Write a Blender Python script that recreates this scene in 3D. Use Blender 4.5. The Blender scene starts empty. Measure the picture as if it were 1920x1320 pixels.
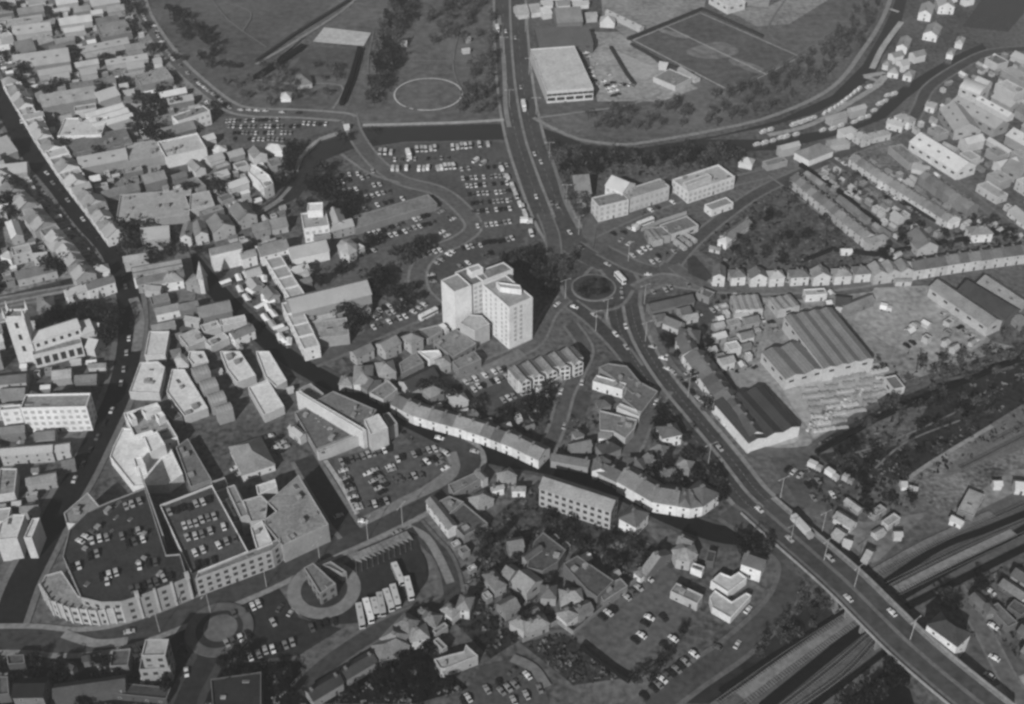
import bpy, math, random
import numpy as np
R_ = math.radians
rnd = random.Random(7)
SC = bpy.context.scene
COL = SC.collection

# ---------------------------------------------------------------- camera, sky, sun, exposure
CAM_H, PITCH, FPX = 387.0, R_(39.2), 2350.0
cam = bpy.data.cameras.new("camera"); cam.sensor_width = 36; cam.lens = 36 * FPX / 1920
cam.clip_start = 1; cam.clip_end = 20000
camo = bpy.data.objects.new("camera", cam); COL.objects.link(camo)
camo.location = (0, 0, CAM_H); camo.rotation_euler = (math.pi / 2 - PITCH, 0, 0)
SC.camera = camo
SUN_EL, SUN_AZ = R_(30), R_(250)          # direction towards the sun, anticlockwise from +X
w = bpy.data.worlds.new("World"); SC.world = w; w.use_nodes = True
nt = w.node_tree; nt.nodes.clear()
sky = nt.nodes.new("ShaderNodeTexSky"); sky.sky_type = 'NISHITA'; sky.sun_disc = False
sky.sun_elevation = SUN_EL; sky.sun_rotation = math.pi / 2 - SUN_AZ
sky.dust_density = 1.0; sky.air_density = 0.6
bw = nt.nodes.new("ShaderNodeRGBToBW"); bg = nt.nodes.new("ShaderNodeBackground"); bg.inputs[1].default_value = 0.05
wo = nt.nodes.new("ShaderNodeOutputWorld")
nt.links.new(sky.outputs[0], bw.inputs[0]); nt.links.new(bw.outputs[0], bg.inputs[0]); nt.links.new(bg.outputs[0], wo.inputs[0])
sl = bpy.data.lights.new("sun", 'SUN'); sl.energy = 5.0; sl.angle = R_(0.6); sl.color = (1, 1, 1)
so = bpy.data.objects.new("sun", sl); COL.objects.link(so)
from mathutils import Vector, Matrix
sd = Vector((math.cos(SUN_AZ) * math.cos(SUN_EL), math.sin(SUN_AZ) * math.cos(SUN_EL), math.sin(SUN_EL)))
so.rotation_euler = sd.to_track_quat('Z', 'Y').to_euler(); so.location = sd * 900
SC.view_settings.view_transform = 'Standard'; SC.view_settings.look = 'None'
SC.view_settings.gamma = 1; SC.view_settings.exposure = -0.12; SC.view_settings.use_curve_mapping = False
SC.cycles.pixel_filter_type = 'GAUSSIAN'; SC.cycles.filter_width = 3.1
SC.cycles.max_bounces = 4; SC.cycles.diffuse_bounces = 2; SC.cycles.volume_bounces = 0
SC.cycles.volume_step_rate = 10

# ---------------------------------------------------------------- helpers
def P(px, py, z=0.0):
    """survey helper: where a sight line of the photograph meets the level z"""
    u = (px - 960) / FPX; v = (py - 660) / FPX
    d = (u, math.cos(PITCH) - v * math.sin(PITCH), -math.sin(PITCH) - v * math.cos(PITCH))
    t = (z - CAM_H) / d[2]
    return (d[0] * t, d[1] * t)
def PIX(x, y, z=0.0):
    dz = z - CAM_H
    c = y * math.cos(PITCH) - dz * math.sin(PITCH); up = y * math.sin(PITCH) + dz * math.cos(PITCH)
    return (960 + FPX * x / c, 660 - FPX * up / c)

def alb(t, k=1.0):
    return max(0.008, min(0.80 if k == 1.0 else 0.62, (((t / 255.0) ** 2.2) - 0.021) / (0.76 * k)))
_mats = {}
def mat(kind, t, rough=0.85):
    t = int(round(t / 6.0) * 6)
    key = (kind, t)
    if key in _mats: return _mats[key]
    m = bpy.data.materials.new("%s_%d" % (kind, t)); m.use_nodes = True
    n = m.node_tree; b = n.nodes["Principled BSDF"]; b.inputs["Roughness"].default_value = rough
    b.inputs["Specular IOR Level"].default_value = 0.06
    k = {'wall': 1.12, 'front': 1.12, 'leaf': 1.2}.get(kind, 1.0)
    a = alb(t, k)
    geo = n.nodes.new("ShaderNodeNewGeometry")
    def noise(scale, det, src=geo.outputs["Position"]):
        q = n.nodes.new("ShaderNodeTexNoise"); q.inputs["Scale"].default_value = scale; q.inputs["Detail"].default_value = det
        n.links.new(src, q.inputs["Vector"]); return q.outputs["Fac"]
    def math_(op, x, y):
        q = n.nodes.new("ShaderNodeMath"); q.operation = op
        for i, s in enumerate((x, y)):
            if isinstance(s, (int, float)): q.inputs[i].default_value = s
            else: n.links.new(s, q.inputs[i])
        return q.outputs[0]
    spec = {'ground': (0.02, 0.35, 1.6), 'grass': (0.02, 0.2, 1.1), 'asphalt': (0.05, 0.4, 0.85), 'yard': (0.04, 0.3, 1.1), 'path': (0.1, 0.6, 0.6),
            'roof': (0.12, 0.9, 0.9), 'tile': (0.15, 1.6, 0.9), 'shed': (0.1, 0.8, 0.5), 'wall': (0.15, 1.0, 0.45), 'front': (0.15, 1.0, 0.3),
            'leaf': (0.08, 0.7, 1.2), 'paint': (0.3, 2.0, 0.15), 'garden': (0.06, 0.5, 2.0), 'ballast': (0.08, 0.7, 0.7), 'water': (0.01, 0.1, 0.3)}.get(kind, (0.1, 1, 0.4))
    if t > 140 and kind in ('roof', 'shed', 'tile', 'yard'): spec = (spec[0], spec[1], spec[2] * .45)
    n1 = noise(spec[0], 5); n2 = noise(spec[1], 6)
    f = math_('ADD', math_('MULTIPLY', math_('SUBTRACT', n1, 0.5), 1.1 * spec[2]), math_('MULTIPLY', math_('SUBTRACT', n2, 0.5), 1.5 * spec[2]))
    if kind in ('ground', 'grass', 'asphalt', 'yard', 'garden', 'ballast', 'roof', 'path'): f = math_('ADD', f, math_('MULTIPLY', math_('SUBTRACT', noise(0.55, 4), 0.5), 1.3 if kind in ('garden', 'ground') else .75))
    if kind in ('shed', 'tile'):
        tc = n.nodes.new("ShaderNodeTexCoord")
        wv = n.nodes.new("ShaderNodeTexWave"); wv.wave_type = 'BANDS'; wv.bands_direction = 'X'
        wv.inputs["Scale"].default_value = 0.22 if kind == 'shed' else 0.5; wv.inputs["Distortion"].default_value = 0.6
        n.links.new(tc.outputs["Object"], wv.inputs["Vector"])
        f = math_('ADD', f, math_('MULTIPLY', math_('SUBTRACT', wv.outputs["Fac"], 0.5), 0.22))
    val = math_('MULTIPLY', math_('MAXIMUM', math_('ADD', f, 1.0), 0.25), a)
    val = math_('MINIMUM', val, 0.85)
    cmb = n.nodes.new("ShaderNodeCombineColor")
    for i in range(3): n.links.new(val, cmb.inputs[i])
    n.links.new(cmb.outputs[0], b.inputs["Base Color"])
    if kind == 'water':
        b.inputs["Roughness"].default_value = 0.12; b.inputs["Specular IOR Level"].default_value = 0.5
        bp = n.nodes.new("ShaderNodeBump"); bp.inputs["Strength"].default_value = 0.15
        n.links.new(noise(0.6, 3), bp.inputs["Height"]); n.links.new(bp.outputs[0], b.inputs["Normal"])
    if kind == 'glass': b.inputs["Roughness"].default_value = 0.1; b.inputs["Specular IOR Level"].default_value = 0.6
    if kind == 'paint': b.inputs["Roughness"].default_value = 0.35; b.inputs["Specular IOR Level"].default_value = 0.5
    _mats[key] = m
    return m

class MB:
    def __init__(s): s.v = []; s.f = []; s.m = []; s.mats = []
    def mi(s, m):
        if m not in s.mats: s.mats.append(m)
        return s.mats.index(m)
    def face(s, pts, m):
        i = len(s.v); s.v += [tuple(p) for p in pts]; s.f.append(tuple(range(i, i + len(pts)))); s.m.append(s.mi(m))
    def prism(s, poly, z0, z1, m, top=None, bottom=True):
        n = len(poly)
        for i in range(n):
            a, b = poly[i], poly[(i + 1) % n]
            s.face([(a[0], a[1], z0), (b[0], b[1], z0), (b[0], b[1], z1), (a[0], a[1], z1)], m)
        s.face([(p[0], p[1], z1) for p in poly], top or m)
        if bottom: s.face([(p[0], p[1], z0) for p in reversed(poly)], m)
    def box(s, x0, y0, z0, x1, y1, z1, m, top=None):
        s.prism([(x0, y0), (x1, y0), (x1, y1), (x0, y1)], z0, z1, m, top)
    def mesh(s, name):
        me = bpy.data.meshes.new(name); me.from_pydata(s.v, [], s.f)
        for m in s.mats: me.materials.append(m)
        me.polygons.foreach_set("material_index", s.m); me.update()
        return me
def link(name, me, parent=None, loc=(0, 0, 0), rz=0.0, scale=None):
    o = bpy.data.objects.new(name, me); COL.objects.link(o)
    if parent is not None: o.parent = parent
    o.location = loc; o.rotation_euler = (0, 0, rz)
    if scale: o.scale = scale
    return o
def tag(o, label=None, cat=None, group=None, kind=None):
    if label: o["label"] = label
    if cat: o["category"] = cat
    if group: o["group"] = group
    if kind: o["kind"] = kind
    return o
def nth(i):
    i = int(i); return {1: "first", 2: "second", 3: "third", 4: "fourth", 5: "fifth", 6: "sixth", 7: "seventh", 8: "eighth", 9: "ninth", 10: "tenth"}.get(i) or \
        "%d%s" % (i, 'th' if 10 <= i % 100 <= 20 else {1: 'st', 2: 'nd', 3: 'rd'}.get(i % 10, 'th'))
def ccw(p):
    a = sum(p[i][0] * p[(i + 1) % len(p)][1] - p[(i + 1) % len(p)][0] * p[i][1] for i in range(len(p)))
    return p if a > 0 else p[::-1]

# occupancy raster of the ground, 1.5 m cells
CS = 1.5; X0, X1, Y0, Y1 = -430, 430, 230, 930
OCC = np.zeros((int((Y1 - Y0) / CS), int((X1 - X0) / CS)), np.uint8)
def mark(poly, val=1, grow=0.0):
    xs = [p[0] for p in poly]; ys = [p[1] for p in poly]
    i0 = max(0, int((min(ys) - grow - Y0) / CS)); i1 = min(OCC.shape[0], int((max(ys) + grow - Y0) / CS) + 2)
    j0 = max(0, int((min(xs) - grow - X0) / CS)); j1 = min(OCC.shape[1], int((max(xs) + grow - X0) / CS) + 2)
    if i1 <= i0 or j1 <= j0: return
    yy, xx = np.mgrid[i0:i1, j0:j1]; xx = X0 + (xx + .5) * CS; yy = Y0 + (yy + .5) * CS
    ins = np.zeros(xx.shape, bool); n = len(poly)
    for i in range(n):
        ax, ay = poly[i]; bx, by = poly[(i + 1) % n]
        if ay == by: continue
        c = ((ay > yy) != (by > yy)) & (xx < (bx - ax) * (yy - ay) / (by - ay) + ax)
        ins ^= c
    if grow:
        for i in range(n):
            ax, ay = poly[i]; bx, by = poly[(i + 1) % n]; L = max(1e-6, (bx - ax) ** 2 + (by - ay) ** 2)
            t = np.clip(((xx - ax) * (bx - ax) + (yy - ay) * (by - ay)) / L, 0, 1)
            ins |= ((xx - ax - t * (bx - ax)) ** 2 + (yy - ay - t * (by - ay)) ** 2) < grow * grow
    OCC[i0:i1, j0:j1][ins] |= val
def occ(x, y):
    i = int((y - Y0) / CS); j = int((x - X0) / CS)
    if 0 <= i < OCC.shape[0] and 0 <= j < OCC.shape[1]: return OCC[i, j]
    return 0
def inpoly(x, y, poly):
    ins = False; n = len(poly)
    for i in range(n):
        ax, ay = poly[i]; bx, by = poly[(i + 1) % n]
        if (ay > y) != (by > y) and x < (bx - ax) * (y - ay) / (by - ay) + ax: ins = not ins
    return ins
def nums(s): return [float(q) for q in s.replace(',', ' ').split()]
def pairs(s):
    a = nums(s) if isinstance(s, str) else s
    return [(a[i], a[i + 1]) for i in range(0, len(a) - 1, 2)]
def smooth(pts, k=6, closed=False):
    out = []; n = len(pts)
    rng = range(n) if closed else range(n - 1)
    for i in rng:
        g = lambda j: pts[j % n] if closed else pts[max(0, min(n - 1, j))]
        p0, p1, p2, p3 = g(i - 1), g(i), g(i + 1), g(i + 2)
        for q in range(k):
            t = q / k
            out.append(tuple(0.5 * (2 * p1[c] + (p2[c] - p0[c]) * t + (2 * p0[c] - 5 * p1[c] + 4 * p2[c] - p3[c]) * t * t + (3 * p1[c] - p0[c] - 3 * p2[c] + p3[c]) * t ** 3) for c in range(len(p1))))
    if not closed: out.append(tuple(pts[-1]))
    return out

# ---------------------------------------------------------------- ground
GZ = [0.0]
base = MB(); nn = 60
for i in range(1):
    base.face([(-2500, -400, 0), (2500, -400, 0), (2500, 4000, 0), (-2500, 4000, 0)], mat('ground', 92))
tag(link("ground", base.mesh("ground")), kind="structure")
def gpoly(name, kind, tone, px, sm=False, m=0, step=0.004):
    pts = [P(*q) for q in pairs(px)]
    if sm: pts = smooth(pts, 5, True)
    pts = ccw(pts); GZ[0] += step
    me = bpy.data.meshes.new(name)
    me.from_pydata([(x, y, GZ[0]) for x, y in pts], [], [tuple(range(len(pts)))])
    me.materials.append(mat(kind, tone)); me.update()
    o = tag(link(name, me), kind="structure")
    if m: mark(pts, m)
    return o
def offs(pts, d):
    out = []; n = len(pts)
    for i in range(n):
        a = pts[max(0, i - 1)]; b = pts[min(n - 1, i + 1)]
        L = math.hypot(b[0] - a[0], b[1] - a[1]) or 1
        out.append((pts[i][0] - (b[1] - a[1]) / L * d, pts[i][1] + (b[0] - a[0]) / L * d))
    return out
def ribbon(name, kind, tone, px, width, m=1, sm=True, grow=0.0, kindtag="structure", off=0.0):
    pts = [P(*q) for q in pairs(px)]
    if sm and len(pts) > 2: pts = smooth(pts, 6)
    if off: pts = offs(pts, off)
    GZ[0] += 0.004; z = GZ[0]
    a = offs(pts, width / 2); b = offs(pts, -width / 2)
    v = [(x, y, z) for x, y in a] + [(x, y, z) for x, y in b]; n = len(pts)
    me = bpy.data.meshes.new(name)
    me.from_pydata(v, [], [(i, n + i, n + i + 1, i + 1) for i in range(n - 1)])
    me.materials.append(mat(kind, tone)); me.update()
    if m:
        for i in range(n - 1): mark([a[i], b[i], b[i + 1], a[i + 1]], m, grow)
    return tag(link(name, me), kind=kindtag)
def road(px, width=7, pave=0, tone=78, name="road", ptone=108):
    if pave: ribbon("pavement", 'path', ptone, px, width + 2 * pave, m=1)
    ribbon(name, 'asphalt', tone, px, width, m=1)

# broad patches of ground (name, material, tone, outline)
G = lambda *a, **k: gpoly(*a, **k)
G("grass", 'grass', 92, "285,-30 670,-30 470,165 425,190 330,105")
G("grass", 'grass', 94, "470,170 590,85 680,90 650,212 560,212 480,205", m=2)
G("grass", 'grass', 93, "655,215 700,60 770,-30 930,-30 948,232 680,232", m=2)
G("grass", 'grass', 96, "470,160 640,-10 760,-30 700,60 590,55 480,140", m=2)
mark([P(*q) for q in pairs("285,-30 670,-30 470,165 425,190 330,105")], 2)
G("grass", 'grass', 96, "1005,205 1180,190 1300,130 1500,-30 1690,-30 1620,75 1530,150 1420,205 1230,262 1100,255 1040,230", m=2)
G("grass", 'grass', 92, "985,80 1016,85 1030,185 1200,180 1180,210 1010,215", m=2)
G("allotments", 'yard', 128, "1125,-30 1330,-30 1320,15 1175,72 1130,30", m=2)
G("yard", 'yard', 138, "1100,60 1160,60 1200,90 1260,140 1310,165 1240,190 1120,190 1105,110", m=2)
G("yard", 'yard', 150, "1145,90 1235,130 1210,150 1175,140")
G("playing_field", 'grass', 140, "1340,-30 1450,-30 1440,15 1345,5", m=2)
G("yard", 'yard', 128, "1355,15 1440,12 1530,-30 1600,-30 1480,45 1420,50", m=2)
G("football_pitch", 'grass', 90, "1187,77 1313,26 1500,108 1372,174", m=2)
G("garden_ground", 'garden', 82, "1300,440 1400,360 1480,335 1640,450 1600,520 1360,500 1310,470", m=4)
G("garden_ground", 'garden', 100, "1480,320 1600,290 1790,420 1700,450 1640,440")
G("garden_ground", 'garden', 100, "1600,290 1680,250 1880,440 1790,420")
G("garden_ground", 'garden', 96, "1660,440 1920,400 1940,460 1700,500 1600,510")
G("garden_ground", 'garden', 70, "1010,900 900,990 900,1110 1040,1000 1200,1100 1270,1060 1180,960", m=4)
G("garden_ground", 'garden', 75, "740,800 800,860 1000,850 1090,700 950,750 780,690 640,670")
G("lawn", 'garden', 66, "975,1205 1060,1190 1180,1270 1075,1285", m=2)
G("lawn", 'garden', 62, "850,1165 900,1130 975,1200 920,1235", m=2)
G("lawn", 'grass', 78, "1065,730 1110,735 1095,790 1050,830 1040,850 1060,780", m=2)
G("garden_ground", 'garden', 50, "590,1320 700,1230 770,1200 880,1290 780,1320", m=4)
G("town_ground", 'garden', 112, "-40,-30 235,-30 420,200 330,300 210,380 120,230 0,120")
G("town_ground", 'garden', 112, "-40,180 0,200 60,330 200,500 215,520 -40,560")
G("yard", 'yard', 128, "1335,600 1440,556 1500,562 1700,540 1745,535 1860,640 1900,650 1780,690 1700,715 1520,830 1440,852 1405,790 1360,680", m=0)
G("yard", 'yard', 150, "1450,705 1640,690 1690,722 1520,825 1440,840", m=0)
G("yard", 'yard', 100, "1350,560 1440,556 1450,580 1400,600 1340,610", m=0)
G("yard", 'yard', 112, "1700,590 1790,600 1860,650 1780,680 1740,650", m=0)
G("yard", 'yard', 88, "1690,575 1712,585 1725,605 1700,600", m=0)
G("yard", 'yard', 90, "1715,655 1745,645 1765,665 1735,680", m=0)
G("yard", 'yard', 138, "1640,540 1745,535 1855,640 1780,680 1700,670 1600,600", m=0)
G("waste_ground", 'garden', 62, "1530,830 1690,745 1800,700 1940,660 1940,790 1820,850 1720,915 1650,890 1590,910 1540,860", m=4)
G("waste_ground", 'garden', 92, "1600,800 1660,770 1740,760 1700,830 1620,850", m=4)
G("waste_ground", 'garden', 110, "1690,900 1850,800 1940,760 1940,860 1760,960", m=4)
G("yard", 'yard', 84, "1430,840 1520,850 1620,910 1560,960 1500,950", m=0)
G("yard", 'yard', 120, "1780,960 1900,880 1960,880 1960,980 1860,1000", m=0)
G("yard", 'yard', 105, "1560,960 1620,980 1740,960 1640,1060 1580,1010", m=0)
G("grass", 'grass', 62, "1470,1150 1560,1110 1585,1150 1430,1250 1330,1320 1280,1320 1380,1215", m=2)
G("railway_ballast", 'ballast', 88, "1330,1340 1590,1148 1680,1225 1675,1260 1560,1340", m=1)
G("railway_ballast", 'ballast', 90, "1620,1065 1900,925 1980,900 1980,1010 1720,1150", m=1)
G("railway_ballast", 'ballast', 100, "1850,800 1980,720 1980,820 1760,900", m=0)
G("waste_ground", 'garden', 50, "1560,1330 1690,1240 1720,1340", m=4)
G("yard", 'yard', 92, "1840,1105 1980,1030 1980,1340 1800,1260", m=0)
G("yard", 'yard', 140, "1860,1290 1930,1260 1990,1340 1900,1340", m=0)
# river and canal water
W_ = lambda px: gpoly("water", 'water', 60, px, m=8)
W_("682,240 800,237 945,232 1000,235 1040,248 1100,272 1200,278 1350,254 1460,226 1560,180 1618,122 1652,62 1672,20 1690,-30 1712,-30 1700,0 1685,60 1655,105 1640,140 1590,180 1530,212 1440,238 1320,262 1300,282 1200,296 1100,292 1030,268 950,262 880,264 760,266 700,275")
W_("682,240 700,275 660,280 610,300 590,330 560,370 500,400 420,440 380,452 340,450 345,440 400,432 470,400 520,368 552,325 566,290 600,262 655,245")
W_("1300,262 1340,262 1440,262 1540,246 1600,232 1640,212 1690,165 1730,140 1790,105 1842,82 1850,92 1800,120 1740,155 1700,185 1660,222 1600,245 1540,262 1450,282 1380,284 1300,282")
G("water", 'water', 70, "1805,50 1840,0 1850,-30 1930,-30 1920,25 1890,60", m=8)
G("water", 'water', 58, "0,556 60,540 130,522 215,505 218,512 130,535 0,572", m=8)

# car parks
CP = lambda px, t=84: gpoly("car_park", 'asphalt', t, px, m=1)
CP("700,278 760,268 880,266 945,268 975,330 1000,400 1000,440 900,440 880,400 830,362 740,330")
CP("610,320 640,320 720,330 800,365 690,400 620,415")
CP("690,430 820,372 862,380 885,420 850,450 760,500 700,520 600,560 560,545", 90)
CP("800,495 840,468 900,450 985,440 960,480 920,480 840,520 805,530", 78)
CP("690,600 800,545 822,560 820,590 680,640", 86)
CP("925,680 880,700 860,740 930,790 1000,750 1000,700", 80)
CP("608,862 690,845 800,828 842,845 842,880 740,940 690,975 665,975")
CP("410,220 570,222 650,232 620,245 560,262 500,280 440,265", 88)
CP("1120,430 1180,410 1260,470 1260,500 1190,498 1115,468", 88)
CP("1080,1185 1160,1110 1235,1045 1270,1080 1300,1140 1290,1170 1190,1240 1175,1262 1120,1210", 92)
G("shade_painted_ground", 'garden', 34, "-60,1215 130,1222 300,1200 345,1190 385,1240 350,1345 -60,1345")  # these near-black patches have the corner's deep shade painted into the ground colour
G("shade_painted_ground", 'garden', 36, "395,1245 560,1240 600,1290 580,1345 380,1345")
G("shade_painted_ground", 'garden', 44, "290,1180 400,1140 410,1160 380,1200 330,1230")
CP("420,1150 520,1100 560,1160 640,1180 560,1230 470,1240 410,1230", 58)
CP("860,1320 900,1250 960,1235 1020,1280 1030,1320", 80)
CP("1110,700 1140,680 1180,690 1150,730 1110,735", 76)
CP("1200,560 1330,550 1340,590 1300,650 1240,640", 80)

# roads
DC = "1168,575 1178,620 1205,675 1245,733 1292,790 1355,867 1400,925 1430,953"
road("955,-40 958,60 966,160 982,250 1008,330 1040,410 1072,462", 22, 1.8, 80, ptone=124)
road("1072,462 1100,480 1140,500", 12, 1, 80)
road("1020,400 1035,440 1040,480 1045,510", 7, 1, 84)
road("1150,500 1170,530 1170,575", 14, 2, 80)
road(DC, 16, 2.2, 74, ptone=118)
road("1095,495 1080,510 1072,535 1085,560 1115,572 1150,565 1168,540", 9, 2.0, 80)
road("1070,570 1110,600 1160,650 1190,690", 7, 1.5, 74)
road("1060,560 1030,590 1005,640 960,665 900,690", 6, 1.5, 90)
road("1130,470 1190,500 1240,512 1262,495", 9, 1.5, 84)
road("1195,545 1240,525 1290,532 1400,542 1560,535 1700,512 1940,466", 8, 2, 96, ptone=112)
road("1262,498 1300,455 1350,412 1400,375 1440,352 1490,330 1560,298 1640,265 1700,235 1722,205 1742,165 1800,125 1860,98 1940,92", 6.5, 1.5, 80)
road("1262,498 1285,515 1330,540", 6, 1, 88)
road("1105,440 1180,405 1260,375 1360,345 1440,325", 8, 1.5, 92)
road("-30,130 20,220 60,290 110,350 160,415 205,465 225,505 240,550 246,600 240,670 222,740 185,820 150,890 110,960 70,1040 40,1100 10,1180 -20,1230", 12, 2.6, 54, ptone=104)  # high street: shadow of its buildings painted into the asphalt tone
road("352,480 385,520 430,572 480,620 520,655 570,690 640,728 700,755 760,785 850,828 930,858 1010,872 1100,895 1170,925 1250,965 1340,1000 1430,1010", 10, 2.0, 46, ptone=76)  # curving street: shade of the buildings painted into asphalt and pavement tones
road("-30,1200 60,1200 130,1206 210,1198 300,1170 400,1128 500,1085 600,1035 700,990 790,945 850,905 880,870 870,845 830,825", 10, 2.5, 70, ptone=118)
road("585,678 640,655 720,618 800,585 830,578", 8, 2, 86, ptone=104)
road("655,215 665,250 700,300 750,338 820,358 862,388 888,425 860,452 810,475 785,508 788,545 815,575", 8, 1.5, 90, ptone=112)
road("888,425 930,420 980,415", 6, 0, 90)
road("250,-40 270,30 320,105 370,155 430,200 480,212 560,214 640,220 655,225", 8, 2.5, 90, ptone=125)
road("-30,575 40,562 120,548 215,530", 7, 2, 96, ptone=118)
road("1020,858 1045,800 1062,740 1082,700 1098,655 1070,610", 6, 1.5, 84)
road("1165,885 1195,820 1215,770 1245,730", 7, 1.5, 88)
road("775,985 805,1020 828,1045 845,1090 840,1130 760,1160 690,1195 610,1250 560,1300", 7, 1.5, 72, ptone=95)
road("570,860 600,910 640,975 660,1000", 9, 2, 66)
road("1360,960 1420,1000 1480,1050 1480,1100 1450,1150 1380,1215 1300,1270 1220,1330", 9, 2, 80, ptone=95)
road("400,1150 380,1190 390,1230 360,1290 340,1340", 8, 3, 62, ptone=74)
road("1490,330 1560,385 1640,440 1690,470", 5.5, 1, 92)
road("1560,300 1640,350 1740,420 1790,440", 0.1 + 5, 1, 92)
road("1690,262 1760,320 1860,400 1920,440", 5.5, 1, 96)
road("1440,560 1445,620 1430,680 1470,760 1510,830 1440,850", 6, 0, 132)
road("1405,845 1480,850 1560,840", 6, 0, 92)
road("1790,1100 1840,1180 1900,1290 1950,1340", 6, 1, 96)
road("330,460 345,490 352,560 330,600", 6, 1, 105)
road("250,560 262,600 256,660", 5, 0, 115)
road("860,690 900,720 960,690", 6, 1, 104)
road("820,720 900,700 980,662", 5, 1, 112)
# towpaths and footpaths
for px, wd, t in [("1000,222 1040,243 1090,263 1160,272 1210,268 1330,247 1450,218 1560,165 1620,92 1655,35 1680,-30", 3.2, 128),
                  ("680,236 760,234 860,231 945,226", 3.2, 150), ("1010,222 1100,210 1180,198 1240,176", 1.8, 125),
                  ("480,122 560,75 650,15 690,-30", 2.4, 128), ("480,150 540,158 640,162 625,205", 1.8, 120),
                  ("700,117 830,115 900,118", 1.0, 112), ("1440,255 1520,235 1600,190 1640,165 1650,155 1620,145", 4, 140),
                  ("1635,130 1655,90 1690,42", 4, 150), ("1620,145 1660,140 1640,165", 5, 150), ("1668,18 1685,24", 3, 150),
                  ("556,322 566,295 600,262 655,245", 2.4, 138), ("480,402 520,378 545,352", 2.4, 118), ("385,442 470,410 530,375", 2.4, 112),
                  ("640,290 690,325 750,345", 2.2, 112), ("935,30 945,120 948,200 955,240", 3, 118),
                  ("610,865 640,910 670,965", 2.0, 150), ("670,985 750,945 830,905 852,880 846,850", 5.0, 112),
                  ("1040,1050 1100,1080", 2, 70), ("1470,1050 1500,1075 1590,1130", 4, 85), ("765,990 800,1010 825,1050 845,1095", 3.5, 118),
                  ("1440,330 1590,440 1650,470", 1.0, 118), ("0,572 100,552 200,534", 2.0, 135), ("1085,430 1060,380 1045,330 1020,260", 2.2, 112),
                  ("1215,595 1232,640 1262,690 1290,720", 4, 100), ("1560,1110 1568,1150 1590,1140", 3, 120), ("1510,845 1680,740 1900,690", 2, 92),
                  ("1860,800 1760,860 1700,900", 2.0, 130), ("120,1190 180,1208 240,1204", 4, 120), ("960,1235 1000,1255 1025,1290", 4, 108)]:
    ribbon("path", 'path', t, px, wd, m=1 if wd > 1.5 else 0)
for px_ in ["390,-10 430,40 500,90", "420,5 470,25 455,60", "700,60 690,130 700,200", "860,60 850,130 880,200", "1080,250 1180,215 1300,190 1450,130 1560,60", "1480,-10 1440,60 1500,100", "1050,200 1100,150 1090,90", "1540,420 1600,450", "1560,860 1640,840 1760,790 1880,730", "1640,880 1700,830 1800,790"]:
    ribbon("trodden_path", 'path', 108, px_, 1.0, m=0)
# worn patches and lines of the playing fields
for px, t in [("1290,95 1350,80 1385,98 1350,112 1300,108", 106), ("1235,55 1290,68 1280,74 1240,62", 112), ("1375,110 1430,130 1420,140 1370,120", 110)]:
    G("worn_turf", 'grass', t, px, sm=True)
G("bowling_green", 'yard', 168, "587,80 608,53 696,63 682,88", m=2)
G("grass", 'grass', 84, "575,88 680,95 660,150 545,140")
for px in ["1187,77 1313,26 1500,108 1372,174 1187,77", "1250,51.5 1436,141", "1187,77 1372,174"]:
    ribbon("pitch_line", 'path', 142, px, 1.3, m=0, sm=False)
circ = [(21.5 * math.cos(a * math.pi / 24), 21.5 * math.sin(a * math.pi / 24)) for a in range(49)]
cx, cy = P(803, 178)
GZ[0] += .004
mb = MB()
for i in range(48):
    if 29 < i < 34 and i % 2: continue
    (ax, ay), (bx, by) = circ[i], circ[i + 1]; k = 1.05
    mb.face([(cx + ax, cy + ay, GZ[0]), (cx + ax * k, cy + ay * k, GZ[0]), (cx + bx * k, cy + by * k, GZ[0]), (cx + bx, cy + by, GZ[0])], mat('path', 175))
tag(link("circular_track", mb.mesh("circular_track")), kind="structure")
# bus station ring, round forecourt, roundabout
def disc(name, px, r, kind, tone, h=0.0, r0=0.0, a0=0, a1=360, m=1):
    x, y = P(*px); GZ[0] += .004; b = MB(); mt = mat(kind, tone); N = 40
    A = [R_(a0 + (a1 - a0) * i / N) for i in range(N + 1)]
    for i in range(N):
        o1 = (x + r * math.cos(A[i]), y + r * math.sin(A[i])); o2 = (x + r * math.cos(A[i + 1]), y + r * math.sin(A[i + 1]))
        i1 = (x + r0 * math.cos(A[i]), y + r0 * math.sin(A[i])); i2 = (x + r0 * math.cos(A[i + 1]), y + r0 * math.sin(A[i + 1]))
        z = GZ[0] + h
        b.face([(*i1, z), (*o1, z), (*o2, z), (*i2, z)] if r0 else [(x, y, z), (*o1, z), (*o2, z)], mt)
        if h: b.face([(*o1, 0), (*o2, 0), (*o2, z), (*o1, z)], mt)
    mark([(x + r * math.cos(a), y + r * math.sin(a)) for a in A], m)
    return tag(link(name, b.mesh(name)), kind="structure")
G("bus_station_apron", 'asphalt', 58, "640,1062 760,1000 792,1040 800,1090 760,1130 690,1165 625,1172 570,1160 545,1125 548,1085 590,1060", sm=True, m=1)
disc("pavement", (608, 1108), 14.5, 'path', 112, .12)
disc("asphalt_court", (608, 1108), 9.2, 'asphalt', 66, .14)
disc("pavement", (412, 1182), 13, 'path', 88, .12)
disc("asphalt_ring", (412, 1182), 9, 'asphalt', 60, .14)
disc("pavement", (414, 1180), 6.5, 'path', 95, .16)
disc("roundabout_island", (1113, 541), 11.8, 'path', 112, .12)
disc("roundabout_lawn", (1113, 541), 10.8, 'grass', 72, .16)
G("grass_island", 'grass', 72, "1288,488 1300,480 1335,520 1325,530 1290,515", m=1)
G("grass", 'grass', 88, "1095,400 1110,395 1120,425 1112,470 1090,440", m=1)

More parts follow.
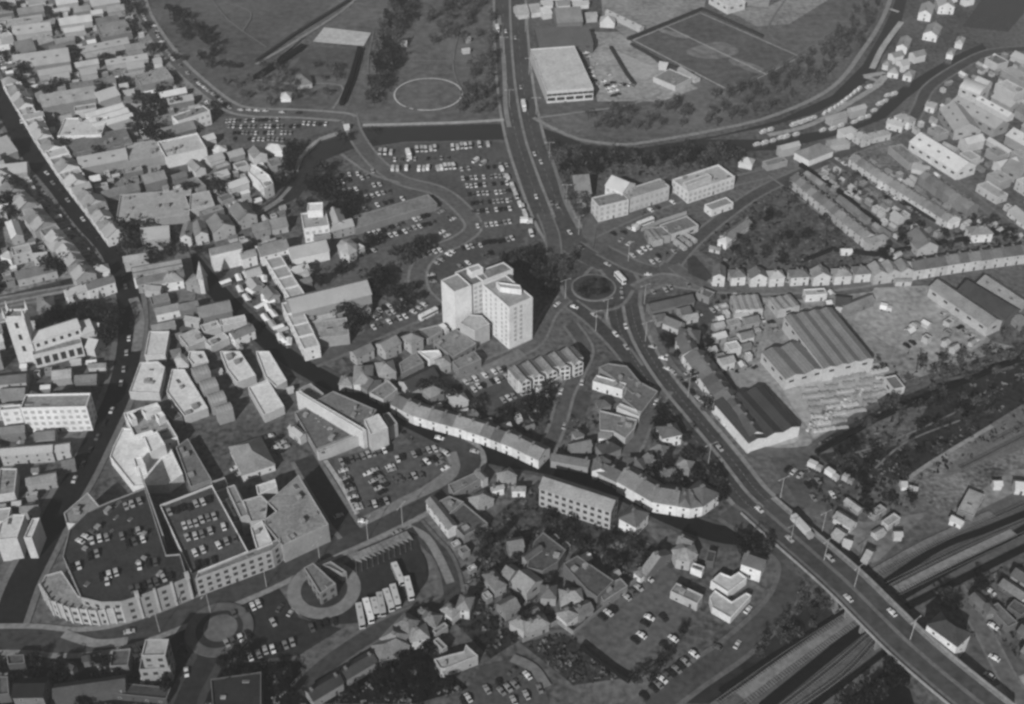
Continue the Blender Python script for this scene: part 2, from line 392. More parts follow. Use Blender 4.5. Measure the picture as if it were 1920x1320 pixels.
# dual carriageway bridge over the railway, raised on a ramp
def deck(name, kind, tone, px, zs, off, width, thick):
    pts = [P(q[0], q[1], z) for q, z in zip(pairs(px), zs)]
    p3 = smooth([(x, y, z) for (x, y), z in zip(pts, zs)], 6)
    p2 = [(a, b) for a, b, _ in p3]
    a = offs(p2, off + width / 2); b = offs(p2, off - width / 2); mt = mat(kind, tone); m_ = MB()
    for i in range(len(p3) - 1):
        z0, z1 = p3[i][2], p3[i + 1][2]
        A, B, C, D = (*a[i], z0), (*b[i], z0), (*b[i + 1], z1), (*a[i + 1], z1)
        dn = lambda q: (q[0], q[1], max(-0.5, q[2] - thick))
        m_.face([A, B, C, D], mt); m_.face([dn(A), dn(D), dn(C), dn(B)], mt)
        m_.face([A, D, dn(D), dn(A)], mt); m_.face([B, dn(B), dn(C), C], mt)
        if i == 0: m_.face([A, dn(A), dn(B), B], mt)
        if i == len(p3) - 2: m_.face([D, C, dn(C), dn(D)], mt)
    return m_, a, b, p3
BR = "1422,945 1490,1005 1545,1052 1595,1097 1650,1152 1710,1210 1790,1278 1880,1350"
BZ = [0.3, 2.2, 4.5, 6, 6.5, 6.5, 6, 5]
rt = bpy.data.objects.new("road_bridge", None); COL.objects.link(rt)
m_, ea, eb, c3 = deck("deck", 'asphalt', 78, BR, BZ, 0, 18, 1.3)
link("deck", m_.mesh("deck"), rt)
for i in range(len(c3) - 1): mark([ea[i], eb[i], eb[i + 1], ea[i + 1]], 1)
for off, wd, t, up, nm in [(0.0, 1.6, 104, .15, "median"), (-7.9, 2.0, 100, .15, "footway"), (7.8, 2.2, 118, .15, "footway"), (-9.22, .4, 130, 1.2, "parapet"), (9.22, .4, 120, 1.2, "parapet")]:
    m2, _, _, _ = deck(nm, 'path', t, BR, [z + up for z in BZ], off, wd, up - .01)
    link(nm, m2.mesh(nm), rt)
emb = MB()      # earth ramp under the ends
for i in range(len(c3) - 1):
    if 17 < i < 29: continue
    z0, z1 = c3[i][2] - 1.29, c3[i + 1][2] - 1.29
    if z0 < .1 and z1 < .1: continue
    z0 = max(z0, .05); z1 = max(z1, .05)
    a, b, c, d = ea[i], eb[i], eb[i + 1], ea[i + 1]; mt = mat('garden', 70)
    def out(p, q, z): k = 1 + 0.5 * z / max(1, math.hypot(p[0] - q[0], p[1] - q[1])); return (q[0] + (p[0] - q[0]) * k, q[1] + (p[1] - q[1]) * k, 0)
    ao, bo, co, do = out(a, b, z0), out(b, a, z0), out(c, d, z1), out(d, c, z1)
    emb.face([ao, (*a, z0), (*d, z1), do], mt); emb.face([(*b, z0), bo, co, (*c, z1)], mt)
    if i in (17, 29): emb.face([ao, bo, (*b, z0), (*a, z0)], mt)
    mark([ao[:2], bo[:2], co[:2], do[:2]], 1)
tag(link("embankment", emb.mesh("embankment")), kind="structure")
for k, i in enumerate((18, 21, 24, 27)):
    a, b = ea[i], eb[i]; dx, dy = b[0] - a[0], b[1] - a[1]; L = math.hypot(dx, dy); nx, ny = -dy / L * .5, dx / L * .5
    pm = MB(); pm.prism(ccw([(a[0] + nx, a[1] + ny), (b[0] + nx, b[1] + ny), (b[0] - nx, b[1] - ny), (a[0] - nx, a[1] - ny)]), -.2, c3[i][2] - 1.31, mat('wall', 120))
    link("pier", pm.mesh("pier"), rt)
tag(rt, "long dual carriageway road bridge with pale parapets crossing the railway tracks", "bridge")
# central reservations and lane markings of the dual carriageway
NB = "955,-40 958,60 966,160 982,250 1008,330 1040,410"
for px in (NB, DC):
    ribbon("central_reservation", 'path', 118, px, 1.8, m=0)
    for o_ in ((-5.2, 5.2) if px is NB else (-4.2, 4.2)):
        pts = offs(smooth([P(*q) for q in pairs(px)], 14), o_); GZ[0] += .004; mk = MB()
        for i in range(0, len(pts) - 1, 2):
            a, b = pts[i], pts[i + 1]; L = math.hypot(b[0] - a[0], b[1] - a[1]); ux, uy = (b[0] - a[0]) / L, (b[1] - a[1]) / L
            b = (a[0] + ux * min(L, 5), a[1] + uy * min(L, 5))
            mk.face([(a[0] - uy * .08, a[1] + ux * .08, GZ[0]), (a[0] + uy * .08, a[1] - ux * .08, GZ[0]), (b[0] + uy * .08, b[1] - ux * .08, GZ[0]), (b[0] - uy * .08, b[1] + ux * .08, GZ[0])], mat('path', 150))
        tag(link("road_markings", mk.mesh("road_markings")), kind="structure")
# river bridge sides of the northern carriageway
# railway tracks
def track(px, name="railway_track"):
    pts = [P(*q) for q in pairs(px)]
    if len(pts) > 2: pts = smooth(pts, 4)
    m1 = MB(); rail = mat('path', 120); slp = mat('ballast', 48); GZ[0] += .004; z = GZ[0]
    for o_ in (-.75, .75):
        a = offs(pts, o_ - .09); b = offs(pts, o_ + .09)
        for i in range(len(pts) - 1): m1.face([(*a[i], z + .3), (*a[i + 1], z + .3), (*b[i + 1], z + .3), (*b[i], z + .3)], rail)
    for i in range(len(pts) - 1):
        L = math.hypot(pts[i + 1][0] - pts[i][0], pts[i + 1][1] - pts[i][1]); n = max(1, int(L / 1.2)); ux, uy = (pts[i + 1][0] - pts[i][0]) / L, (pts[i + 1][1] - pts[i][1]) / L
        for k in range(n):
            x, y = pts[i][0] + ux * k * L / n, pts[i][1] + uy * k * L / n
            q = [(x - uy * 1.3, y + ux * 1.3), (x + uy * 1.3, y - ux * 1.3), (x + ux * .35 + uy * 1.3, y + uy * .35 - ux * 1.3), (x + ux * .35 - uy * 1.3, y + uy * .35 + ux * 1.3)]
            m1.face([(*c, z + .15) for c in q], slp)
    return tag(link(name, m1.mesh(name)), kind="structure")
for px, wd, t in [("1350,1300 1480,1215 1595,1142", 2.6, 26), ("1430,1330 1560,1225 1625,1172", 4.4, 26), ("1500,1345 1610,1265 1678,1212", 3.2, 24), ("1390,1310 1500,1230 1612,1152", 7, 112), ("1530,1345 1600,1290 1672,1235", 4, 96),
                  ("1660,1095 1760,1030 1850,995 1960,950", 3, 30), ("1690,1122 1780,1070 1870,1022 1980,960", 3.2, 28), ("1700,1140 1800,1090 1960,1010", 3.2, 45), ("1640,1075 1740,1020 1860,965", 4, 105), ("1680,1108 1790,1052 1900,1000", 4, 118)]:
    ribbon("track_bed", 'ballast', t, px, wd, m=0)
for px in ["1345,1318 1470,1230 1600,1146", "1385,1330 1500,1245 1618,1162", "1440,1345 1560,1252 1640,1182", "1470,1345 1580,1268 1650,1192", "1640,1082 1780,1010 1960,930", "1660,1100 1800,1030 1960,962", "1680,1118 1820,1050 1970,980", "1860,830 1960,780", "1800,880 1960,800"]:
    track(px)

# ---------------------------------------------------------------- buildings
BLD = []        # (root, description, pixel position)
wm = MB(); wm.box(-.5, -.03, 0, .5, .06, 1, mat('paint', 175)); wm.face([(-.42, -.045, .07), (.42, -.045, .07), (.42, -.045, .93), (-.42, -.045, .93)], mat('glass', 66))
WIN = wm.mesh("window")
wm = MB(); wm.box(-.5, -.03, 0, .5, .06, 1, mat('glass', 64)); WIND = wm.mesh("window_dark")
wm = MB(); wm.box(-.5, -.03, 0, .5, .06, 1, mat('glass', 142)); WINL = wm.mesh("window_pale")
dm = MB(); dm.box(-.5, -.04, 0, .5, .05, 2.1, mat('paint', 70)); dm.box(-.35, -.06, 1.5, .35, -.04, 1.95, mat('glass', 60)); DOOR = dm.mesh("door")
cmh = MB(); cmh.box(-.45, -.7, 0, .45, .7, 1.9, mat('wall', 95)); cmh.box(-.52, -.77, 1.9, .52, .77, 2.05, mat('wall', 120))
for yy in (-.4, .1): cmh.box(-.16, yy, 2.05, .16, yy + .32, 2.5, mat('wall', 115))
CHIM = cmh.mesh("chimney")
um = MB(); um.box(-.5, -.5, 0, .5, .5, .8, mat('wall', 120), mat('roof', 125)); um.box(-.55, -.55, .8, .55, .55, .9, mat('roof', 135)); UNIT = um.mesh("rooftop_unit")
lm = MB(); lm.box(-.5, -.5, 0, .5, .5, .25, mat('wall', 150)); lm.face([(-.45, -.45, .26), (.45, -.45, .26), (.45, .45, .4), (-.45, .45, .4)], mat('glass', 90)); LIGHT = lm.mesh("rooflight")
def nwin(root): return root.get("_w", 0)
def facade(root, a, b, z0, z1, st=3.1, sp=3.0, ww=1.3, wh=1.4, dark=False, door=False, frm=0, lite=False):
    """windows, each a mesh of its own, along the wall a-b (local, outside on the right)"""
    L = math.hypot(b[0] - a[0], b[1] - a[1])
    n = int((L - .8) / sp)
    if n < 1: return
    ns = max(1, int((z1 - z0) / st + .25)); rz = math.atan2(b[1] - a[1], b[0] - a[0])
    for s in range(frm, ns):
        for i in range(n):
            c = root.get("_w", 0)
            if c >= 96: return
            root["_w"] = c + 1
            t = (i + .5) / n
            x, y = a[0] + (b[0] - a[0]) * t, a[1] + (b[1] - a[1]) * t
            if door and s == 0 and i == n // 2:
                link("door", DOOR, root, (x, y, z0), rz); continue
            h_ = min(wh, (z1 - z0) / ns * .62)
            link("window", WINL if lite else WIND if dark else WIN, root, (x, y, z0 + (z1 - z0) / ns * s + .8), rz, (ww, 1, h_))
def inset(poly, d):
    n = len(poly); out = []
    for i in range(n):
        p, q, r = poly[i - 1], poly[i], poly[(i + 1) % n]
        e1 = Vector((q[0] - p[0], q[1] - p[1])).normalized(); e2 = Vector((r[0] - q[0], r[1] - q[1])).normalized()
        n1 = Vector((-e1.y, e1.x)); n2 = Vector((-e2.y, e2.x)); b = n1 + n2
        if b.length < .2: b = n1
        b.normalize(); k = d / max(.35, b.dot(n1))
        out.append((q[0] + b.x * k, q[1] + b.y * k))
    return out
def flatroof(root, poly, z0, h, tr, tw, par=.6, clutter=1.0, cap=None):
    wall = mat('wall', tw); capm = mat('path', cap or min(205, (tr + tw) / 2 + 30)); ins = inset(poly, .35); n = len(poly)
    m = MB()
    for i in range(n):
        a, b = poly[i], poly[(i + 1) % n]; c, d = ins[i], ins[(i + 1) % n]
        m.face([(*a, z0), (*b, z0), (*b, h + par), (*a, h + par)], wall)
        m.face([(*a, h + par), (*b, h + par), (*d, h + par), (*c, h + par)], capm)
        m.face([(*c, h + par), (*d, h + par), (*d, h - .3), (*c, h - .3)], wall)
    link("wall", m.mesh("wall"), root)
    r = MB(); r.prism(ins, h - .25, h, mat('roof', tr)); ro = link("roof", r.mesh("roof"), root)
    xs = [p[0] for p in poly]; ys = [p[1] for p in poly]; A = (max(xs) - min(xs)) * (max(ys) - min(ys))
    for k in range(int(min(14, A / 110 * clutter) + rnd.random())):
        for _ in range(8):
            x, y = rnd.uniform(min(xs) + 1, max(xs) - 1), rnd.uniform(min(ys) + 1, max(ys) - 1)
            if inpoly(x, y, inset(ins, 1.2)):
                if rnd.random() < .6: link("rooftop_unit", UNIT, ro, (x, y, h), 0, (rnd.uniform(1, 3), rnd.uniform(1, 2.5), rnd.uniform(.8, 2.4)))
                else: link("rooflight", LIGHT, ro, (x, y, h), 0, (rnd.uniform(1.2, 4), rnd.uniform(1, 1.6), 1))
                break
def pitched(root, L, D, z0, h, kind, tr, tw, cx=0, cy=0, over=.35):
    """gabled, hipped, multi-span, sawtooth or barrel roof with its walls, centred on cx, cy"""
    wall = mat('wall', tw); rk = 'shed' if kind[0] in 'msb' else 'tile'; rm = mat(rk, tr); m = MB(); r = MB()
    x0, x1, y0, y1 = cx - L / 2, cx + L / 2, cy - D / 2, cy + D / 2
    m.prism([(x0, y0), (x1, y0), (x1, y1), (x0, y1)], z0, h, wall)
    tk = .22
    def slab(pts):
        up = [(p[0], p[1], p[2] + tk) for p in pts]; r.face(up, rm); r.face([tuple(p) for p in reversed(pts)], rm)
        for i in range(len(pts)):
            a, b = pts[i], pts[(i + 1) % len(pts)]; r.face([a, b, (b[0], b[1], b[2] + tk), (a[0], a[1], a[2] + tk)], rm)
    def gab(ax0, ax1, w0, w1, along, rh, o=over):
        mid = (w0 + w1) / 2; s = rh / ((w1 - w0) / 2)
        e = lambda a, c, z: (a, c, z) if along == 'x' else (c, a, z)
        q1 = [e(ax0 - o, w0 - o, h - o * s), e(ax1 + o, w0 - o, h - o * s), e(ax1 + o, mid, h + rh), e(ax0 - o, mid, h + rh)]
        q2 = [e(ax1 + o, w1 + o, h - o * s), e(ax0 - o, w1 + o, h - o * s), e(ax0 - o, mid, h + rh), e(ax1 + o, mid, h + rh)]
        if along == 'y': q1.reverse(); q2.reverse()
        slab(q1); slab(q2)
        for a in (ax0, ax1):
            tri = [e(a, w0, h), e(a, w1, h), e(a, mid, h + rh)]
            if (a == ax0) == (along == 'x'): tri.reverse()
            m.face(tri, wall)
    k = kind[0]
    if k == 'g': gab(x0, x1, y0, y1, 'x', D * .30)
    elif k == 'G': gab(y0, y1, x0, x1, 'y', L * .30)
    elif k == 'm':
        n = int(kind[1:] or 3); wv = L / n
        for i in range(n): gab(y0, y1, x0 + i * wv, x0 + (i + 1) * wv, 'y', wv * .16, .01)
    elif k == 'M':
        n = int(kind[1:] or 3); wv = D / n
        for i in range(n): gab(x0, x1, y0 + i * wv, y0 + (i + 1) * wv, 'x', wv * .2, .01)
    elif k == 's':
        n = max(2, int(D / 7)); wv = D / n
        for i in range(n):
            a, b = y0 + i * wv, y0 + (i + 1) * wv
            slab([(x0, a, h), (x1, a, h), (x1, b, h + 2), (x0, b, h + 2)])
            r.face([(x1, b, h), (x0, b, h), (x0, b, h + 2), (x1, b, h + 2)], mat('glass', 80))
            m.face([(x1, a, h), (x1, b, h), (x1, b, h + 2)], wall); m.face([(x0, b, h), (x0, a, h), (x0, b, h + 2)], wall)
    elif k == 'b':
        n = 8; rh = D * .22; pr = None
        for i in range(n + 1):
            a = math.pi * i / n; q = (cy - math.cos(a) * D / 2, h + math.sin(a) * rh)
            if pr:
                slab([(x0, pr[0], pr[1]), (x1, pr[0], pr[1]), (x1, q[0], q[1]), (x0, q[0], q[1])])
                m.face([(x1, pr[0], h), (x1, q[0], h), (x1, *q), (x1, *pr)], wall); m.face([(x0, q[0], h), (x0, pr[0], h), (x0, *pr), (x0, *q)], wall)
            pr = q
    elif k == 'h':
        o = over; rh = min(L, D) * .34; s = rh / (min(L, D) / 2); z = h - o * s
        A, B, C, E = (x0 - o, y0 - o, z), (x1 + o, y0 - o, z), (x1 + o, y1 + o, z), (x0 - o, y1 + o, z)
        if L >= D: r1, r2 = (x0 + D / 2, cy, h + rh), (x1 - D / 2 + .01, cy, h + rh); slab([A, B, r2, r1]); slab([C, E, r1, r2]); slab([B, C, r2]); slab([E, A, r1])
        else: r1, r2 = (cx, y0 + L / 2, h + rh), (cx, y1 - L / 2 + .01, h + rh); slab([B, C, r2, r1]); slab([E, A, r1, r2]); slab([A, B, r1]); slab([C, E, r2])
    link("wall", m.mesh("wall"), root); return link("roof", r.mesh("roof"), root)
def pyramid(root, poly, z0, h, tr, tw, rise=None):
    m = MB(); m.prism(poly, z0, h, mat('wall', tw)); link("wall", m.mesh("wall"), root)
    n = len(poly); cx = sum(p[0] for p in poly) / n; cy = sum(p[1] for p in poly) / n
    R = min(math.hypot(p[0] - cx, p[1] - cy) for p in poly); rise = rise or R * .5; r = MB(); o = inset(poly, -.4); rm = mat('roof', tr)
    for i in range(n):
        a, b = o[i], o[(i + 1) % n]; r.face([(*a, h - .1), (*b, h - .1), (cx, cy, h + rise)], rm)
    r.face([(*p, h - .1) for p in reversed(o)], rm)
    link("roof", r.mesh("roof"), root)
ROOFW = {'f': 'flat-roofed', 'g': 'gabled', 'G': 'gable-fronted', 'h': 'hipped', 'm': 'multi-span', 'M': 'multi-span', 's': 'sawtooth-roofed', 'b': 'barrel-roofed', 'p': 'peaked'}
KINDS = {'H': ("house", "house"), 'S': ("shop_building", "shop building"), 'W': ("warehouse", "warehouse"), 'O': ("office_building", "office building"),
         'T': ("store_building", "store building"), 'B': ("town_building", "building"), 'D': ("shed", "shed")}
def tone_word(t): return "dark" if t < 84 else "grey" if t < 118 else "light grey" if t < 158 else "pale"
LAST = [None]
def build(kind, rect, px, h, roof, tr, tw, fl="", label=None, name=None, z0=0.0, into=None, cat=None):
    """one building; px = corners of the eaves seen in the photograph, lifted to height h"""
    tr, tw = float(tr), float(tw); pts = [P(x, y, h) for x, y in px]
    nm, ct = KINDS[kind]
    if rect:
        A, B, C = [Vector(p) for p in pts[:3]]; u = (B - A); L = u.length; u.normalize(); nrm = Vector((-u.y, u.x)); D = (C - B).dot(nrm)
        if abs(D) < 2: D = 2.0
        if D < 0:   # depth lies on the other side: swap the ends so that the outside stays outside
            A, B = B, A; u = -u; nrm = -nrm; D = -D
        c = (A + B) / 2 + nrm * D / 2; rz = math.atan2(u.y, u.x)
        foot = [A, B, B + nrm * D, A + nrm * D]
    else:
        pts = ccw(pts); c = Vector((sum(p[0] for p in pts) / len(pts), sum(p[1] for p in pts) / len(pts)))
        u = Vector(pts[1]) - Vector(pts[0]); rz = math.atan2(u.y, u.x); L = u.length; foot = [Vector(p) for p in pts]
        L = max((a - b).length for a in foot for b in foot)
    root = into or bpy.data.objects.new(name or nm, None)
    if into is None:
        COL.objects.link(root); root.location = (c.x, c.y, 0); root.rotation_euler = (0, 0, rz); root["_w"] = 0; org = c; ang = rz
    else: org = Vector(root.location[:2]); ang = root.rotation_euler[2]
    loc = [((p - org).x * math.cos(ang) + (p - org).y * math.sin(ang), -(p - org).x * math.sin(ang) + (p - org).y * math.cos(ang)) for p in foot]
    mark([(p.x, p.y) for p in foot], 1, .5)
    if rect and roof[0] != 'f':
        sub = root
        if into is not None:     # a wing with its own direction
            sub = None
            lc = ((c - org).x * math.cos(ang) + (c - org).y * math.sin(ang), -(c - org).x * math.sin(ang) + (c - org).y * math.cos(ang))
            before = set(bpy.data.objects)
            ro = pitched(root, L, D, z0, h, roof, tr, tw)
            for o in (o for o in root.children if o not in before): o.location = (lc[0], lc[1], 0); o.rotation_euler = (0, 0, rz - ang)
        else: ro = pitched(root, L, D, z0, h, roof, tr, tw)
        if 'c' in fl or (kind in 'HS' and roof[0] in 'gGh' and into is None):
            for k in range(1 + (L > 9)):
                x = (-1, 1)[k] * (L / 2 - 1.2); yy = 0
                if roof[0] == 'G': x, yy = 0, (-1, 1)[k] * (D / 2 - 1.2)
                if roof[0] == 'h': x = (-1, 1)[k] * max(.5, L / 2 - D / 2 - .3)
                rh = {'g': D * .30, 'G': L * .30, 'h': min(L, D) * .3}[roof[0]]
                link("chimney", CHIM, ro, (x, yy, h + rh - .9))
        if roof[0] in 'gm' and L > 24 and 'k' not in fl and kind in 'WB':
            for k in range(int(L / 8)):
                if roof[0] == 'g':
                    x = -L / 2 + 4 + k * 8; a = math.atan(.6); y = -D / 4
                    o = link("rooflight", LIGHT, ro, (x, y, h + D * .15 + .2), 0, (2.2, 1.2, .6)); o.rotation_euler = (a, 0, 0)
    elif roof[0] == 'p': pyramid(root, loc, z0, h, tr, tw)
    else: flatroof(root, loc, z0, h, tr, tw, clutter=0 if 'n' in fl else 1.0, par=1.0 if 'P' in fl else .6, cap=200 if 'P' in fl else None)
    n = len(loc)
    if 'x' not in fl:
        for i in range(n):
            a, b = loc[i], loc[(i + 1) % n]
            wa, wb = foot[i], foot[(i + 1) % n]; d = (wb - wa)
            if d.length < 3.5: continue
            nx, ny = d.y / d.length, -d.x / d.length     # outward, in the world
            if ny > .35 and 'a' not in fl: continue      # rear walls, away from the photographer
            big = 'w' in fl
            if kind == 'O' or big: facade(root, a, b, z0 + .3, h, 3.3, 3.1 if d.length < 40 else 4.0, 1.7, 1.7, dark=True, door=(i == 0), lite=tw > 165)
            elif kind in 'W': facade(root, a, b, max(z0, h - 3.4), h, 3.3, 6.5, 2.6, 1.3, dark=True)
            elif kind == 'D' or (kind == 'T' and not big): pass
            elif kind == 'B' and wb.y > 620: pass
            else: facade(root, a, b, z0 + .2, h, 2.9, 4.2, 1.1, 1.25, door=(i == 0))
    if into is None:
        desc = "%s%s %s" % ("long " if L > 34 else "small " if L < 11 else "", tone_word(tr), ROOFW[roof[0]])
        if tw >= 180 and kind != 'D': desc += " white-fronted"
        tag(root, None, cat or ct)
        BLD.append([root, desc + " " + (cat or ct), PIX(c.x, c.y, h), label])
        LAST[0] = root
    return root
ORG = {1: (0, 0), 2: (480, 0), 3: (960, 0), 4: (1440, 0), 5: (0, 330), 6: (480, 330), 7: (960, 330), 8: (1440, 330), 9: (0, 660), 10: (480, 660), 11: (960, 660), 12: (1440, 660), 13: (0, 990), 14: (480, 990), 15: (960, 990), 16: (1440, 990)}
def load(sec, text):
    ox, oy = ORG[sec] if sec else (0, 0); sc_ = 4 if sec else 1
    for ln in text.strip().splitlines():
        ln, _, lab = ln.partition('|'); q = ln.split()
        if not q: continue
        code = q[0]; into = LAST[0] if code[0] == '+' else None; code = code.lstrip('+')
        h, roof, tr, tw = float(q[1]), q[2], q[3], q[4]
        if code[0] in 'TBSH' and h <= 9 and sec: h *= (.55 if sec in (9, 10, 5) and h > 6 else .74) if code[0] == 'T' else .8
        xs = []; fl = ""; z0 = 0.0
        for s in q[5:]:
            if s[0].isalpha(): fl += s
            elif s[0] == '^': z0 = float(s[1:])
            else: xs.append(float(s))
        px = [(ox + xs[i] / sc_, oy + xs[i + 1] / sc_) for i in range(0, len(xs), 2)]
        build(code[0], code[1] == 'R', px, h, roof, tr, tw, fl, lab.strip() or None, z0=z0, into=into)

# the white tower block: two wings, a link and a low front block
tb = build('O', True, [(905, 535), (955, 578), (1000, 560)], 25.5, 'f', 140, 200, 'xn', "tall white tower block of nine storeys with two wings, beside the roundabout", name="tower_block", cat="tower block")
def bands(root, pa, pb, z0, z1, h, cols, floors, ww=1.0):
    """window bands of the tower on the wall between two eaves points of the photograph"""
    org = Vector(root.location[:2]); ang = root.rotation_euler[2]
    def lc(p): p = Vector(P(*p, h)) - org; return Vector((p.x * math.cos(ang) + p.y * math.sin(ang), -p.x * math.sin(ang) + p.y * math.cos(ang)))
    a, b = lc(pa), lc(pb); L = (b - a).length; rz = math.atan2((b - a).y, (b - a).x)
    for t in cols:
        for f in range(floors):
            q = a + (b - a) * t; link("window", WIND, root, (q.x, q.y, z0 + (z1 - z0) * f / floors + 1.1), rz, (ww, 1.6, 1.5)).data = WINL
bands(tb, (905, 535), (955, 578), 0, 24.6, 25.5, (.13, .31, .5, .72, .88), 9, 1.1)
bands(tb, (955, 578), (1000, 560), 3, 24.6, 25.5, (.25, .48), 8, 1.3)
load(0, """
+OP 25.6 f 130 200 xn 827 527 852 549 884 537 858 514
+OP 24.6 f 104 205 xn 876 540 916 525 893 497 853 512
+OP 25 f 112 205 xn 905 528 962 506 944 493 887 513
+OP 28 f 150 200 xn ^24.5 884 512 906 504 897 496 875 503
+OP 28 f 150 200 xn ^25.4 938 540 978 545 975 536 930 530
+OP 9.6 f 148 158 xn 862 607 890 621 918 609 903 593 880 591
""")
bands(tb, (884, 537), (905, 529), 1, 23.6, 24.6, (.35, .8), 8, 1.6)
# the church: tower with four pinnacles, nave, aisle and chancel
load(0, """
BR 28 f 120 175 xnP 9 597 45 596 38 582
+BR 13 g 165 190 x 62 642 150 614 138 598
+BR 7.5 f 120 180 xn 62 668 154 645 149 634
+BR 9 g 160 180 x 152 628 176 620 168 596
""")
ch = LAST[0]; ch.name = "church"; BLD[-1][3] = "large pale stone church with a tall pinnacled square tower and long nave"; BLD[-1][1] = "church"; ch["category"] = "church"
def childloc(root, x, y):
    d = Vector((x, y)) - Vector(root.location[:2]); a = root.rotation_euler[2]
    return (d.x * math.cos(a) + d.y * math.sin(a), -d.x * math.sin(a) + d.y * math.cos(a))
pm = MB()
for i in range(4):
    a = [(-.6, -.6), (.6, -.6), (.6, .6), (-.6, .6)]
    p, q = a[i], a[(i + 1) % 4]; pm.face([(*p, 0), (*q, 0), (q[0], q[1], 1.5), (p[0], p[1], 1.5)], mat('wall', 170)); pm.face([(*p, 1.5), (*q, 1.5), (0, 0, 6)], mat('wall', 170))
PIN = pm.mesh("pinnacle")
tp = [P(9, 597, 28), P(45, 596, 28)]; tc = Vector(tp[0]); td = (Vector(tp[1]) - tc); tn = Vector((-td.y, td.x)).normalized() * abs((Vector(P(38, 582, 28)) - Vector(tp[1])).dot(Vector((-td.y, td.x)).normalized()))
for q in (tc, tc + td, tc + td + tn, tc + tn):
    x, y = childloc(ch, q.x, q.y); link("pinnacle", PIN, ch, (x, y, 28.3))
def wl(root, pa, pb, hz, z, n, ww, wh, nm="window", me=None):
    a = Vector(childloc(root, *P(*pa, hz))); b = Vector(childloc(root, *P(*pb, hz))); rz = math.atan2((b - a).y, (b - a).x)
    for i in range(n):
        q = a + (b - a) * ((i + .5) / n); link(nm, me or WIND, root, (q.x, q.y, z), rz, (ww, 1.6, wh))
wl(ch, (62, 642), (150, 614), 13, 9.6, 6, 1.5, 2.0)
wl(ch, (62, 668), (154, 645), 7.5, 1.6, 6, 2.4, 4.2)
for z in (8, 15, 22): wl(ch, (9, 597), (45, 596), 28, z, 1, 1.6, 3.2)

load(1, """
TR 8 f 172 175 0 292 95 265 80 215
BR 6 g 150 150 100 265 385 228 370 175
BR 6 g 140 110 270 345 400 305 390 268
BR 6 g 108 100 140 402 270 375 245 300
BR 8 g 142 120 110 515 525 458 490 375
BR 6 g 166 150 450 190 690 158 670 118
BR 6 g 148 140 690 50 900 15 880 -30
BR 5 g 146 150 590 400 970 322 955 285
BR 5 g 156 150 570 505 740 475 722 447
BR 5 g 152 150 800 490 1110 440 1092 408
TR 7 f 130 110 760 285 990 245 960 145
BR 5 g 118 120 140 112 330 82 312 45
HR 7 h 130 185 180 742 250 730 240 665
BR 6 h 120 120 290 762 390 740 378 675
BR 8 g 130 120 320 805 720 735 695 655
BR 6 g 160 150 750 762 900 712 880 645
TR 8 f 140 120 1060 645 1300 590 1240 515
SR 9 f 182 190 430 1025 760 1015 700 885
TR 9 M3 178 160 720 965 1010 880 925 765
BR 6 g 140 130 200 930 340 900 320 840
BR 6 g 110 100 1180 925 1330 892 1320 850
OR 9 f 118 205 1335 915 1575 835 1545 790
BR 6 g 112 100 1200 1035 1470 962 1440 905
TR 9 f 168 195 P 1245 1190 1550 1120 1460 1010
TR 8 f 150 130 960 1215 1230 1172 1120 1060
BR 7 g 146 130 600 1262 960 1192 900 1122
TR 8 f 110 100 460 1205 1000 1085 945 965
BR 7 g 150 140 0 1182 130 1132 80 1010
BR 7 g 150 140 -20 1312 200 1290 130 1225
BP 4 p 178 170 1595 1125 1640 1150 1700 1125 1690 1090 1620 1085
BR 5 g 135 120 560 95 680 75 660 45
BR 5 g 128 120 420 330 560 300 550 270
BR 6 g 150 130 0 60 120 40 110 0
BR 6 g 130 140 20 400 60 470 -20 400
BR 6 g 135 130 1150 40 1000 70 900 100 x
""".replace("BR 6 g 130 140 20 400 60 470 -20 400\n", "").replace("BR 6 g 135 130 1150 40 1000 70 900 100 x\n", ""))
load(2, """
BR 3.5 h 170 190 185 737 260 735 250 695 | small white pavilion standing alone in the park left of the tree belt
BR 3 g 150 150 1085 330 1130 328 1125 305
BR 3 g 150 160 1550 385 1605 378 1600 360
BR 3 g 140 150 1575 300 1610 296 1605 278
BR 5 h 175 190 65 1120 195 1135 200 1090
BP 9 f 205 210 -40 1230 20 1260 100 1320 130 1380 60 1420 20 1360 -60 1290 | white curved crescent-shaped building near the river bend
BR 3 g 160 180 665 960 700 955 695 930
BR 4 h 110 150 280 640 420 625 400 560
""")
load(3, """
WR 8 f 172 172 xn 262 692 612 665 520 345 | large pale flat-roofed warehouse right of the dual carriageway near the top
WR 7 s 92 90 200 345 610 328 560 215 | dark sawtooth-roofed works directly behind the large pale warehouse
BR 6 g 112 110 340 172 530 160 500 65
BR 5 g 140 170 50 110 130 100 115 40
BR 5 g 140 180 150 95 220 85 210 30
BR 5 g 165 180 235 110 300 100 290 50
BR 4 f 122 165 1060 582 1225 652 1350 590 | low grey changing pavilion beside the football pitch
BR 3 g 130 160 1240 520 1370 600 1395 575
BR 4 h 170 180 660 175 770 180 760 130
BR 4 g 150 160 700 90 960 215 985 200
BR 4 g 160 170 1100 490 1160 500 1150 470
WR 6 f 182 180 1480 -30 1620 50 1690 -20
BR 4 h 160 180 1700 1220 1800 1240 1790 1190
""")
wh = next(b[0] for b in BLD if b[3] and "large pale flat" in b[3])
wl(wh, (1025.5, 173), (1113, 166.2), 8, 5.0, 9, 3.2, 1.6); wl(wh, (1025.5, 173), (1113, 166.2), 8, 1.6, 5, 5.0, 2.2)
